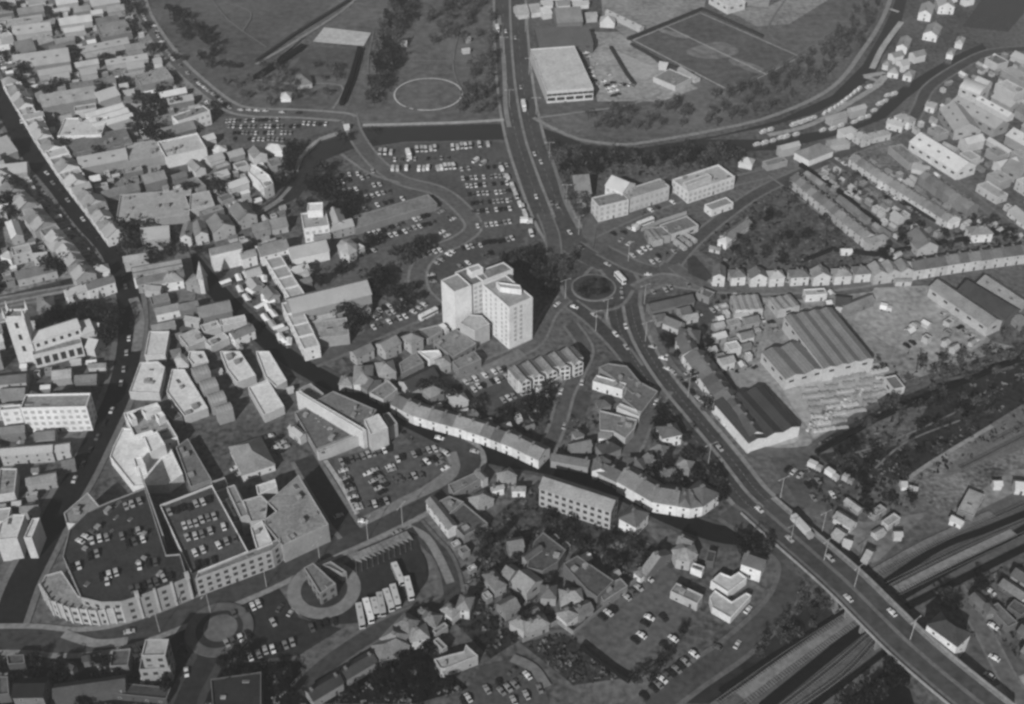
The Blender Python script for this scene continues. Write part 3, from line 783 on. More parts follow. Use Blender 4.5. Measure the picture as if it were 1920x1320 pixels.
load(4, """
HR 7 G 150 195 1130 95 1225 110 1230 40
HR 7 G 150 195 1280 50 1400 55 1395 -10
HR 6 G 140 195 965 345 1045 360 1050 290
HR 6 G 140 190 1165 250 1270 270 1265 195
HR 5 h 140 190 1340 400 1390 410 1390 370
HR 5 h 150 180 1405 320 1460 330 1455 280
HR 5 h 130 185 900 540 980 550 975 500
HR 5 h 140 185 1015 560 1080 575 1080 530
HR 5 h 130 175 860 480 910 490 905 455
WR 6 g 182 185 1062 1065 1420 1290 1560 1240 | long pale gabled works shed right of the canal bend
WR 6 g 148 150 1285 815 1400 985 1560 925
WR 6 g 142 140 1362 775 1700 965 1765 905
BR 5 g 180 180 1560 745 1800 875 1825 845
WR 7 b 168 170 1435 655 1590 712 1632 650
HR 7 h 140 190 948 870 1060 920 1080 880
HR 6 g 150 180 890 920 1010 950 1030 920
HR 7 h 140 165 640 1000 715 1050 760 1020
HR 6 h 130 165 790 1030 925 1000 910 965
BR 6 h 112 190 200 1140 310 1200 370 1065 | hip-roofed L-shaped building with bright walls on the canal bank
+BR 6 h 112 190 310 1200 492 1128 440 1075
BR 5 f 118 140 905 1105 1060 1235 1120 1185
BR 5 g 100 120 1140 1010 1200 1040 1230 1020
WR 6 g 118 130 1760 1260 1900 1320 1960 1250
BR 6 g 170 180 1740 1250 1880 1215 1870 1170
BR 4 g 170 170 1640 1050 1800 1150 1830 1130
BR 4 g 150 160 1820 420 1960 480 1960 430
BR 5 g 160 170 1550 600 1640 640 1660 610
BR 4 g 140 150 1300 1090 1400 1140 1420 1110
BR 4 g 140 170 1080 1260 1200 1290 1210 1250
BR 6 h 125 150 470 1090 620 1070 610 1030
BR 4 f 120 140 0 1250 150 1210 130 1170
HR 5 g 140 180 1180 790 1250 810 1270 780
""")
load(5, """
TR 8 f 150 135 870 345 1420 300 1360 110
TR 8 f 156 150 1425 262 1612 225 1585 112
BR 9 g 146 140 1060 482 1270 462 1245 370
HR 8 G 120 175 1350 460 1430 458 1400 360
HR 8 G 120 175 1462 450 1560 432 1530 345
HR 8 G 112 150 1600 420 1760 375 1730 290
HR 8 G 112 150 1790 335 1925 292 1900 190
TP 7.5 f 180 165 n 1120 1170 1272 1170 1240 1345 1085 1350
TR 11 g 112 222 1587 592 1815 538 1798 492 | white-fronted block with rows of windows, overlooking the market stalls
SR 8 g 130 200 1818 622 1925 592 1905 545
BR 8 g 140 150 930 650 1110 622 1100 575
SR 9 M2 132 190 1000 765 1375 695 1345 620
SR 8 g 104 140 1030 812 1380 745 1360 700
SR 7 h 130 205 1210 805 1375 782 1390 710
SR 7 h 160 200 700 730 820 702 795 660
SR 9 g 102 215 662 852 862 792 842 742
SR 8 g 155 190 510 905 660 852 640 800
HR 6 h 112 110 280 1010 400 990 372 900
BR 6 g 118 195 1170 1040 1345 1002 1325 952
BR 6 g 110 110 1350 1012 1490 982 1480 930
BR 6 g 112 110 1500 1065 1740 1012 1680 935
TR 8 f 160 150 1410 1290 1550 1235 1500 1140
TR 7 f 168 160 1530 1175 1660 1135 1620 1090
TR 7 f 172 160 1660 1130 1850 1090 1790 1055
SR 7 g 105 205 1760 1222 1912 1156 1870 1110
TR 7 f 170 170 1580 1285 1720 1215 1690 1170
BR 7 g 168 170 605 1185 720 1195 685 1085
BR 6 g 160 165 640 1285 705 1300 690 1200
BR 6 g 150 150 200 1140 260 1130 255 1080
BR 7 f 155 160 100 605 240 570 215 510
BR 6 h 150 190 0 600 80 620 70 560
BR 6 g 150 170 250 620 350 610 330 570
BR 5 h 130 120 640 270 440 330 400 60 x
BR 6 g 130 150 1080 850 1200 860 1190 820
BR 5 g 135 150 1380 1080 1490 1100 1500 1060
HR 6 g 130 170 320 140 440 190 400 140 x
BR 7 h 120 130 1390 800 1490 820 1440 730
BR 7 g 135 150 660 20 1060 -60 1040 -110 x
BR 7 g 120 110 1090 60 1250 20 1210 -40
BR 5 g 110 110 780 170 1050 100 1020 50
""".replace("BR 5 h 130 120 640 270 440 330 400 60 x\n", "").replace("HR 6 g 130 170 320 140 440 190 400 140 x\n", "").replace("BR 7 g 135 150 660 20 1060 -60 1040 -110 x\n", ""))
# small spired market church
pyr = build('B', True, [(371, 524), (381, 526), (381, 518)], 9, 'f', 130, 165, 'xn', "small pale turret with a pointed spire at the top end of the market street", cat="spire", name="spired_turret")
sp_ = MB(); bs = [(-2.2, -2.2), (2.2, -2.2), (2.2, 2.2), (-2.2, 2.2)]
for i in range(4): sp_.face([(*bs[i], 9.6), (*bs[(i + 1) % 4], 9.6), (0, 0, 20)], mat('roof', 140))
link("spire", sp_.mesh("spire"), pyr)
load(6, """
OR 9 f 145 205 360 400 550 375 505 265 | modern white office with a stepped penthouse beside the dark river bend
+OR 13 f 190 210 x ^8.9 385 268 500 262 460 205
BR 8 G 150 160 565 380 680 360 650 250
BR 7 g 142 140 560 415 735 372 700 320
WR 4 f 116 112 xn 745 400 1360 215 1335 130 | long low flat-roofed market hall between two rows of parked cars
TR 8 g 150 215 270 622 548 560 540 470
SR 8 g 120 205 40 602 250 545 232 460
BR 6 f 116 130 440 465 560 442 545 390
BP 7 p 148 165 610 520 640 480 700 470 750 510 755 560 700 590 630 570
BR 5 f 160 175 760 565 815 535 800 500
TR 10 g 142 130 275 1030 865 885 812 775
+TR 6 f 95 110 n 310 1060 730 950 722 930
TR 8 f 140 140 370 1235 700 1195 650 1070
SR 6 f 160 150 380 1110 600 1060 590 1030
BR 6 f 118 130 600 1050 690 1020 690 990
BR 5 g 115 185 670 1050 860 1000 850 960
OP 4 f 122 120 1330 1250 1500 1150 1652 1262 1480 1365
BP 4 f 122 140 n 1205 1160 1380 1118 1400 1170 1290 1230
SR 7 g 160 150 260 740 400 700 380 650
BR 5 g 120 150 120 400 240 375 230 300
BR 6 g 115 130 0 420 110 390 100 330
HR 6 h 130 150 310 720 400 740 420 700
BR 5 g 105 110 230 850 420 790 410 750
""")
load(7, """
OR 9 f 132 170 885 178 1182 82 1120 20 | long pale three-storey office facing the bus and the small car park
+OR 10 f 112 178 ^0.02 655 235 878 182 835 112
OR 12 g 165 195 700 70 830 125 930 60
OR 7 f 150 185 P 1325 130 1672 14 1540 -75 | courtyard office with pale parapets, right end of the riverside office row
+OR 10 f 150 170 x ^6.9 1310 80 1500 8 1480 -18
WR 5 g 116 110 478 140 595 132 512 -10
BR 4 f 110 120 470 205 600 198 580 140
BR 5 f 125 195 1500 262 1662 205 1615 160
HR 5 g 115 165 1620 478 1800 352 1752 315
HR 5 h 170 205 1545 480 1610 508 1640 470
WR 4 f 112 130 1025 470 1190 455 1160 380
WR 4 f 110 165 1195 445 1400 375 1320 300
WR 4 M2 118 150 1000 415 1060 490 1130 470
BR 6 g 86 110 1050 1012 1370 940 1345 880
+BR 5 g 90 130 1090 1090 1160 1075 1150 1020
+BR 5 g 90 130 1280 1040 1350 1020 1340 960
WR 5 m4 140 160 1675 1010 1885 1000 1860 892
HR 6 h 95 110 1240 1230 1400 1250 1420 1160
BR 5 g 100 160 1130 1100 1250 1150 1300 1100
BR 4 g 140 160 1300 1080 1400 1060 1390 1020
BR 3 g 130 150 1210 480 1290 540 1310 525
BR 3 g 120 150 1260 460 1330 510 1345 495
BR 3 g 130 150 1300 440 1370 485 1385 470
BR 3 g 120 170 1480 540 1560 560 1570 540
BR 5 f 95 120 1380 880 1480 920 1500 870
""")
load(8, """
WR 6 g 122 160 k 1210 835 1650 1135 1750 1080 | long works shed with a pale front, right of the open yard
WR 6 g 74 90 k 1420 860 1780 1075 1880 990 | dark-roofed works shed behind the long pale-fronted one
WR 6 g 126 110 1570 800 1890 1015 1980 960
WR 5 m3 132 160 75 1010 240 975 212 880
BR 5 f 155 185 285 900 445 890 430 845
BR 5 g 74 160 510 975 620 985 600 905
BR 5 g 112 120 600 1010 800 930 780 880
BR 4 h 110 120 1800 1050 1900 1130 1940 1060
HR 7 h 120 190 1530 440 1690 430 1670 370
HR 6 h 160 200 1365 350 1445 325 1430 280
BR 4 g 150 190 1800 260 1930 370 1980 310
BR 3 g 180 190 550 570 632 570 630 545
HR 6 g 110 155 1030 440 1125 548 1240 480
BR 4 g 120 160 960 790 1080 790 1080 770
BR 6 G 160 190 1290 650 1350 680 1370 600
""")
load(9, """
TP 8 f 192 160 970 306 1195 312 1238 120 1185 75 1050 85
TP 8 f 194 160 1290 135 1385 135 1560 425 1385 490 1250 305
TP 8 f 194 160 1650 0 1800 0 1920 180 1780 232 1700 130
TP 7 f 188 160 1420 0 1530 0 1565 75 1450 100 1410 50
TP 7 p 160 185 1310 50 1350 5 1400 40 1412 100 1335 108
TP 8.5 f 194 195 n 850 720 920 575 1140 600 1270 700 1372 920 1260 1000 1000 1012 825 790 | large white flat-roofed store in the fork beside the shaded high street
+TP 10 f 192 200 xn ^4.6 1080 640 1180 600 1240 700 1130 760
+TP 9.4 f 192 200 xn ^4.6 1000 800 1060 790 1090 850 1020 870
SP 8 f 132 195 P 930 470 1180 390 1335 650 1200 690 1140 600 1010 640
+SP 10 f 195 205 xn ^6.3 950 470 990 455 1025 500 985 520
+SP 10 f 195 205 xn ^6.3 1060 440 1180 390 1205 420 1090 470
+SP 10 f 190 205 xn ^6.3 1160 470 1215 450 1240 480 1190 510
TP 8 f 96 110 1210 430 1290 405 1370 490 1300 520
TP 8 f 104 120 1320 720 1410 655 1590 965 1430 1020
BR 5 h 118 185 1820 920 2060 840 1880 660 | square pavilion with a pyramid roof in the precinct yard
OR 14 f 126 225 P 155 432 650 420 690 318 | white-fronted office block with bands of windows, left of the high street
+OR 11 f 130 200 0 445 150 432 150 400
TR 8 g 140 130 n 392 205 530 190 522 120
BR 8 g 148 150 0 775 390 745 372 690
TP 9 f 130 170 0 880 130 880 110 1060 -20 1080
TP 12 f 178 170 100 1225 190 1225 130 1400 -30 1420 0 1290
TP 12 f 182 170 245 1255 300 1250 240 1400 180 1400
SP 10 f 122 160 480 1215 660 1060 770 1190 750 1250 600 1300 500 1290
BR 6 g 110 110 560 230 720 220 715 160
BR 6 g 110 110 0 620 180 600 170 540
BR 7 g 150 160 410 745 520 730 510 680
BR 6 g 115 120 0 340 180 330 170 260
BR 6 g 120 140 200 1000 420 960 400 900
BR 6 g 110 130 150 1200 280 1190 280 1140
BR 5 g 120 160 660 115 790 110 790 80
BR 6 g 100 110 470 860 560 840 560 790
BP 9 f 168 185 1720 1020 1770 1005 1890 1230 1840 1260
BP 8 f 150 170 1690 1110 1720 1100 1790 1220 1760 1240
BP 6 g 120 160 1 1 1 1 1 1
""".replace("BP 6 g 120 160 1 1 1 1 1 1\n", ""))
# arcade with four vaulted rooflights
load(0, """
BR 7 b 132 140 x 366 708 395 699 386 683
BR 7 b 132 140 x 381 733 410 724 401 708
BR 7 b 132 140 x 396 758 425 749 416 733
BR 7 b 132 140 x 408 776 437 767 430 755
TP 12 f 66 138 w 205 942 272 916 312 1042 338 1040 352 1085 322 1097 290 1109 258 1121 228 1130 190 1131 152 1122 118 1045 130 995 165 960 | multi-storey store with a curved front and cars parked on its dark roof deck
+TP 8 f 128 150 wn 76 1100 86 1080 116 1072 147 1119 190 1133.5 228 1132.5 228 1142 180 1148 130 1142 94 1128
TP 10 f 78 175 Pn 300 950 398 912 466 1037 360 1080 | rooftop car park with a pale parapet, beside the curved store
SR 10 f 120 150 425 915 440 910 472 965 455 972
TP 10 f 172 170 470 990 492 978 512 1020 482 1032
TP 9 f 182 180 n 480 912 516 900 520 914 484 930
TP 10 f 126 140 500 945 560 892 616 985 530 1025 496 985
TP 10 f 110 150 w 372 1075 505 1020 525 1010 527 1020 510 1034 366 1088
TP 10 f 138 150 455 940 490 930 520 960 500 975 470 980
""")
load(10, """
TP 8 f 195 165 n 0 0 100 0 232 220 150 268 70 190
TP 8 f 192 160 n -60 270 88 212 212 412 60 480
TP 9.01 f 106 120 440 375 580 300 905 440 800 600 | large triangular grey flat-roofed store beside the shaded curving street
+TP 11 f 182 165 n 810 515 920 470 990 575 860 628
+TP 10 f 184 175 xn 300 305 330 300 828 590 800 603
+TP 7 f 96 130 290 460 438 388 795 602 450 738
+TP 9 f 120 160 455 745 805 610 815 625 470 762
BP 9 f 116 150 950 470 1000 460 1062 540 1002 575
BP 7 f 130 140 322 285 410 240 510 320 440 370
SR 6 g 150 170 240 570 330 640 345 590
BR 5 p 140 190 1 1 1 1 1 1
HR 7 h 126 185 730 240 870 235 800 100
HR 7 h 130 140 920 172 1050 150 1012 62
BP 6 f 122 120 1095 165 1260 85 1200 10 1075 90
TR 7 g 70 160 1160 300 1375 192 1340 85
BP 5 f 122 160 850 310 955 362 1062 285 990 215
BP 5 f 195 195 n 1210 0 1370 -10 1392 22 1300 62
BP 6 f 112 120 1470 80 1640 0 1690 60 1520 135
BP 6 p 132 140 1340 60 1440 20 1462 90 1385 112
HR 5 h 150 170 1480 395 1592 362 1560 305
HR 6 g 104 150 1570 560 1680 485 1620 430
BP 5 f 108 120 1440 1000 1640 910 1682 960 1480 1072
BR 7 g 112 180 1275 1120 1440 1330 1500 1290
BP 6 f 112 120 1340 1140 1450 1085 1560 1130 1425 1245
TP 7 f 82 120 1425 1252 1560 1140 1740 1290 1560 1390
HR 5 g 130 195 1770 1040 1860 1020 1850 990
BP 4 f 130 180 50 60 90 50 130 120 80 130
HR 6 g 105 160 1640 900 1700 960 1740 940
HR 6 g 115 140 1100 700 1130 720 1300 640 x
HR 6 h 120 150 620 240 720 250 760 190
""".replace("BR 5 p 140 190 1 1 1 1 1 1\n", "").replace("HR 6 g 115 140 1100 700 1130 720 1300 640 x\n", ""))
load(11, """
OR 8 m5 106 175 40 215 535 40 478 -48 | grey office with a zigzag front of five gabled bays, below the tower block
BP 6 f 104 120 650 120 720 90 860 110 960 230 1095 300 965 470 830 350 860 280 760 200
+BR 6 f 140 190 605 225 830 290 850 240
BP 6 f 160 165 n 785 420 810 390 970 455 955 492
TP 6 f 116 150 655 442 940 512 920 580 850 655 760 600 660 590
+BR 4 g 110 190 650 640 745 650 750 600
HR 6 h 74 120 690 770 820 720 780 640
HR 8 h 90 205 1130 645 1275 615 1235 530 | square white villa with a dark hipped roof beside the main road
HR 6 G 100 150 1010 850 1110 812 1060 765
HR 6 h 92 120 865 885 1000 892 940 790
HR 6 g 95 140 1140 930 1230 900 1200 860
SR 6 g 96 130 290 810 570 860 585 800
SR 7 G 110 200 600 890 725 905 735 820
OR 11 g 124 150 205 1018 742 1195 848 1110 | long pale brick office with four rows of windows below the shaded street
HR 8 h 92 215 805 1245 930 1312 1020 1205 | white house with a dark hipped roof at the end of the long brick office
HR 6 h 95 150 480 640 540 620 510 580
HR 7 G 96 205 785 975 870 1000 900 900
BR 5 g 90 120 1160 1020 1270 1030 1260 990
HR 6 g 88 150 1170 740 1330 700 1350 670 x
BR 5 f 140 170 200 290 380 180 370 160
HR 5 g 120 190 0 1040 100 1040 95 1000
""".replace("HR 6 g 88 150 1170 740 1330 700 1350 670 x\n", ""))
z_ = next(b[0] for b in BLD if b[3] and "zigzag" in b[3])
load(12, """
WR 4 f 100 175 n 870 195 940 285 1022 262
BR 4 f 142 110 1420 1190 1540 1240 1700 1110
BR 4 g 160 190 1365 1255 1450 1300 1465 1260
BR 4 g 130 180 490 1240 620 1320 720 1300
BR 3 g 150 190 1005 1010 1045 1010 1050 960
BR 3 g 130 150 1060 1020 1120 1035 1125 1015
BR 4 g 170 180 1700 1000 1760 1000 1760 960
BR 5 g 160 180 1860 1020 1960 1030 1960 970
""")
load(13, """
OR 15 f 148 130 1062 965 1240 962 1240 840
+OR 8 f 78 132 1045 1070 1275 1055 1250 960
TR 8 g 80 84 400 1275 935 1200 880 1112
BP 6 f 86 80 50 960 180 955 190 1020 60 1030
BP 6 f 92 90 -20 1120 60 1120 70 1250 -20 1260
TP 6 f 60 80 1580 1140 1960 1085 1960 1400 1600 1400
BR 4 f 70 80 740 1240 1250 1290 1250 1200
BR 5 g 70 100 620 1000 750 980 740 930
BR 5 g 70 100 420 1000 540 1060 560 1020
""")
load(14, """
OP 7 f 108 120 360 305 430 268 600 425 480 500 | grey bus station office inside the pale ring of paving
+OP 5 f 100 125 490 285 560 255 680 335 645 350 550 300
HR 6 h 118 175 1385 610 1470 670 1510 600
HR 7 h 112 170 1500 600 1600 620 1640 520
HR 6 h 104 130 1700 350 1790 465 1860 400
BR 6 g 120 130 1840 340 1900 380 1960 300
BP 6 f 142 150 1335 990 1440 960 1560 930 1575 880 1665 965 1420 1062 1380 1060
BR 5 f 120 140 1330 850 1400 920 1430 890
BR 5 f 115 140 1350 800 1440 740 1420 710
HR 7 h 126 175 1160 850 1300 820 1240 720
HR 6 h 105 130 1230 700 1350 740 1350 640
BR 7 h 108 130 935 985 1150 880 1060 790
HR 5 h 110 150 1220 650 1290 640 1280 600
SR 6 g 72 125 685 1130 905 1000 815 945
SR 6 g 66 125 430 1295 655 1160 600 1075
HR 6 g 95 110 1440 640 1480 640 1490 600
""")
load(15, """
TP 7 f 84 100 165 105 235 38 405 170 345 260 230 330 110 302
+TR 9 g 86 130 x 110 240 230 155 205 120
TP 8 f 86 100 385 275 490 212 765 400 640 525 560 470
WR 6 g 126 140 0 400 110 485 220 385
HR 6 h 98 130 215 520 330 525 370 430
HR 7 h 128 145 365 545 530 535 520 450
HR 6 g 104 120 510 655 610 610 590 530
HR 6 h 120 175 335 640 410 708 500 650
HR 6 h 118 135 115 785 280 715 270 620
HR 6 h 122 150 -20 705 90 770 150 710
BP 5 f 104 120 640 455 815 382 868 440 685 560
HR 6 g 120 110 965 320 1010 352 1190 190
HR 5 h 110 205 915 330 965 370 1010 330
HP 7 p 134 150 1200 165 1270 110 1360 122 1392 200 1335 252 1232 232 | octagonal-looking house with a peaked pale roof near the road bridge
HR 7 g 108 130 1235 110 1330 150 1420 110
BR 5 f 118 150 1188 480 1390 575 1410 500 | striped canopy-roofed building at the top of the walled car park
TP 5 f 165 190 n 1490 405 1562 340 1640 372 1700 335 1762 382 1620 488
TP 4 f 158 185 n 1480 525 1520 472 1648 560 1755 492 1795 512 1640 682 1500 602
HR 9 g 92 218 1720 265 1870 318 1925 225
BR 4 f 100 200 1340 302 1425 335 1448 300
HR 5 g 80 120 630 50 720 60 720 0 x
BR 4 f 70 90 1470 170 1450 250 1520 230
WR 6 g 110 120 -20 160 90 140 110 60
""".replace("HR 5 g 80 120 630 50 720 60 720 0 x\n", ""))
load(16, """
BR 11 h 72 220 1195 722 1420 885 1545 805 | white house with a notched bright front beside the bridge, over the railway
BR 4 g 96 100 1510 520 1600 610 1660 570
BR 4 f 98 100 1650 600 1800 750 1855 700
BR 4 g 130 140 700 245 740 265 830 175
BR 4 g 140 150 480 50 540 90 560 10
BR 4 g 150 160 950 60 1010 60 1080 20
BR 4 g 150 160 560 120 620 140 640 90
BR 5 h 90 120 1600 560 1650 640 1700 600
""")
# pilasters round the front of the curved store
cs_ = next(b[0] for b in BLD if b[3] and "curved front" in b[3])
edge = [(352, 1085), (322, 1097), (290, 1109), (258, 1121), (228, 1130)]
pm = MB(); pm.box(-.45, -.5, 0, .45, .3, 13.6, mat('wall', 160)); PIL = pm.mesh("pilaster")
pm = MB(); pm.box(-.8, -.8, 12.3, .8, .9, 15.2, mat('wall', 158), mat('roof', 150)); CAPB = pm.mesh("parapet_block")
for i in range(len(edge) - 1):
    a = Vector(childloc(cs_, *P(*edge[i], 12))); b = Vector(childloc(cs_, *P(*edge[i + 1], 12))); rz = math.atan2((a - b).y, (a - b).x); n = max(1, round((b - a).length / 4.6))
    for k in range(n):
        q = a + (b - a) * (k / n); link("pilaster", PIL, cs_, (q.x, q.y, 0), rz)
        if (i + k) % 3 == 0: link("parapet_block", CAPB, cs_, (q.x, q.y, 0), rz)
e2 = [(228, 1142), (180, 1148), (130, 1142), (94, 1128), (76, 1100)]
pm = MB(); pm.box(-.4, -.45, 0, .4, .3, 9.6, mat('wall', 162)); PIL2 = pm.mesh("pilaster")
for i in range(len(e2) - 1):
    a = Vector(childloc(cs_, *P(*e2[i], 8))); b = Vector(childloc(cs_, *P(*e2[i + 1], 8))); rz = math.atan2((a - b).y, (a - b).x); n = max(1, round((b - a).length / 3.6))
    for k in range(n + 1): q = a + (b - a) * (k / n); link("pilaster", PIL2, cs_, (q.x, q.y, 0), rz)
# zigzag office: five bays stand out from the front
def bays(root, pa, pb, hz, n, dep, tr, tw):
    a = Vector(childloc(root, *P(*pa, hz))); b = Vector(childloc(root, *P(*pb, hz))); u = (b - a).normalized(); nn_ = Vector((u.y, -u.x)); L = (b - a).length / n
    for i in range(n):
        p = a + u * (i * L + .6); q = a + u * ((i + 1) * L - 1.6)
        bl = [p + nn_ * -.05, p + nn_ * (dep * (.55 if i % 2 else 1.0)), q + nn_ * dep, q + nn_ * -.05]
        m = MB(); m.prism(ccw([(v.x, v.y) for v in bl]), 0, hz - .3, mat('wall', tw)); link("bay", m.mesh("bay"), root)
        r = MB(); c = (p + q) / 2 + nn_ * dep; bk = (p + q) / 2 - nn_ * 8
        r.face([(*(bl[1]), hz - .28), (*c, hz + 2.2), (*bk, hz + 2.2), (*(bl[0] - nn_ * 7), hz - .28)], mat('roof', tr)); r.face([(*c, hz + 2.2), (*bl[2], hz - .28), (*(bl[3] - nn_ * 7), hz - .28), (*bk, hz + 2.2)], mat('roof', tr))
        r.face([(*bl[1], hz - .28), (*bl[2], hz - .28), (*c, hz + 2.2)], mat('wall', tw))
        link("bay_roof", r.mesh("bay_roof"), root)
        w0 = bl[1]; w1 = bl[2]; rz = math.atan2((w1 - w0).y, (w1 - w0).x)
        for s in range(3):
            for t in (.25, .72):
                v = w0 + (w1 - w0) * t; link("window", WIND, root, (v.x, v.y, .9 + s * 2.8), rz, (1.6, 1.6, 1.5))
bays(z_, (970, 713), (1093, 670), 8, 5, 3.2, 112, 178)

# terraces and rows: every house is a thing of its own
def row(px, depth, unit, h, roof, tr, tw, text, kind='H', fl="", jit=12, gap=0.04, name=None, cat=None, skip=0.0, var=0):
    pts = [P(x, y, h * (.84 if kind == 'S' else 1)) for x, y in pairs(px)]; k = 0; made = []
    for i in range(len(pts) - 1):
        A, B = Vector(pts[i]), Vector(pts[i + 1]); L = (B - A).length; n = max(1, round(L / unit)); u = (B - A) / n; nr = Vector((-u.y, u.x)).normalized()
        for j in range(n):
            if rnd.random() < skip: continue
            a = A + u * j + u.normalized() * gap; b = A + u * (j + 1) - u.normalized() * gap
            hh = h * (.84 if kind == 'S' else 1) + (rnd.uniform(-.8, .8) if var else rnd.uniform(-.15, .15)); d = depth + (rnd.uniform(-2, 1.5) if var else rnd.uniform(-.3, .3))
            q = [PIX(a.x, a.y, hh), PIX(b.x, b.y, hh), PIX(b.x + nr.x * d, b.y + nr.y * d, hh)]
            r = build(kind, True, q, hh, rnd.choice('gggffGh') if var else roof, tr + rnd.uniform(-jit, jit), tw + rnd.uniform(-jit, jit), fl, "", name=name, cat=cat); made.append(r); k += 1
    made.sort(key=lambda o: o.location.x)
    for i, m in enumerate(made):
        m["label"] = "%s, %s from left" % (text, nth(i + 1)); m["group"] = text
    BLD[:] = [b for b in BLD if b[0] not in made]
row("1481,335 1620,448", 8, 5.2, 5.5, 'g', 108, 160, "pale-fronted terraced house in the nearest of the parallel rows")
row("1620,448 1630,456", 13, 8, 6, 'h', 118, 165, "end house of the nearest parallel terrace")
row("1592,297 1640,330 1776,415", 8, 5.2, 5.5, 'g', 112, 170, "pale-fronted terraced house in the middle of the parallel rows")
row("1724,330 1815,392", 8, 5.2, 5.5, 'g', 104, 120, "grey terraced house in the farthest of the parallel rows")
row("1597,352 1700,422", 5, 6, 4, 'g', 140, 160, "low back building between two parallel terraces", kind='D', skip=.25, cat="outhouse", name="outhouse")
row("1508,325 1600,395 1660,440", 4, 5, 3.5, 'g', 112, 120, "small back building behind the nearest parallel terrace", kind='D', skip=.4, cat="outhouse", name="outhouse")
row("1335,518 1362,520", 9, 9, 6.5, 'G', 100, 180, "detached house with a pale gable front on the street below the gardens", gap=.6)
for i, (x, y, wd, t) in enumerate([(1372, 520, 27, 100), (1408, 522, 31, 104), (1444, 522, 28, 150), (1484, 520, 34, 100), (1526, 520, 32, 128), (1566, 518, 32, 126), (1604, 514, 30, 100)]):
    build('H', True, [(x, y), (x + wd, y - 2), (x + wd - 4, y - 16)], 6, ['h', 'G', 'h', 'h', 'G', 'h', 'h'][i], t, 180, "", "pale villa with bays on the street of separate houses, %s from the left" % nth(i + 1))
row("1640,516 1714,507", 9, 8, 6.5, 'G', 128, 165, "semi-detached villa with a pale gable left of the long terrace")
row("1714,507 1800,493 1940,474", 9, 6, 6.5, 'g', 98, 170, "terraced house with a bright front in the row along the right-hand street")
row("1283,668 1397,824", 11, 6.5, 5.5, 'g', 94, 195, "house of the long white terrace beside the dual carriageway")
row("1267,634 1281,664", 8, 8, 6, 'g', 92, 195, "top house of the white terrace beside the dual carriageway")
build('W', True, [(1404, 832), (1500, 800), (1446, 720)], 6, 'm3', 74, 195, 'Px', "dark-roofed works shed with a bright white end wall, behind the long white terrace")
build('W', True, [(1545, 692), (1638, 673), (1560, 577)], 8, 'm4', 116, 165, '', "huge grey multi-span shed standing above the timber yard")
build('W', True, [(1473, 712), (1545, 692), (1506, 640)], 6.5, 'm2', 112, 168, '', "ridge-roofed annexe joined to the left side of the huge grey shed")
row("732,757 775,779 850,800 900,815 960,838 1010,862", 9, 6, 7.2, 'g', 106, 190, "white-fronted shop in the long curved parade", kind='S', jit=20)
row("640,700 688,730 718,750", 8, 8, 5.5, 'g', 104, 125, "shop on the upper side of the shaded curving street", kind='S', skip=.5, var=1)
row("1157,902 1222,940 1270,948", 11, 8, 8, 'g', 104, 195, "white-fronted shop in the row curving towards the main road", kind='S')
row("1270,948 1295,952 1318,948 1350,925", 11, 8, 8, 'h', 100, 205, "white house on the rounded corner beside the main road", kind='S')
row("498,487 545,563", 8, 9, 8, 'f', 150, 212, "white-fronted shop behind the upper market stalls", kind='S', fl="n")
row("528,570 570,656", 8, 9, 9, 'f', 150, 212, "white-fronted shop behind the lower market stalls", kind='S', fl="n")
row("2,150 60,250 110,325 160,390 200,445", 11, 9, 8, 'g', 140, 195, "bright-fronted shop on the sunny side of the dark high street", kind='S', jit=26, var=1)
row("-20,262 20,330 60,372 105,420 150,475 180,515", -10, 9, 8, 'g', 132, 140, "shop backing on the dark high street from the left", kind='S', jit=26, var=1)
row("1110,880 1160,905", 8, 7, 6, 'g', 98, 150, "small shop at the shaded street corner", kind='S')
row("395,905 430,985", 6, 7, 6, 'f', 118, 140, "narrow service building between the two stores", kind='S', fl="x")
row("745,1215 790,1165", 8, 9, 6, 'h', 112, 150, "villa in the gardens below the coaches", skip=.1)
row("585,1075 596,1062", 3, 6, 4, 'g', 110, 130, "kiosk at the bus station", kind='D', name="kiosk", cat="kiosk")
# shops along both sides of the curved high street further down


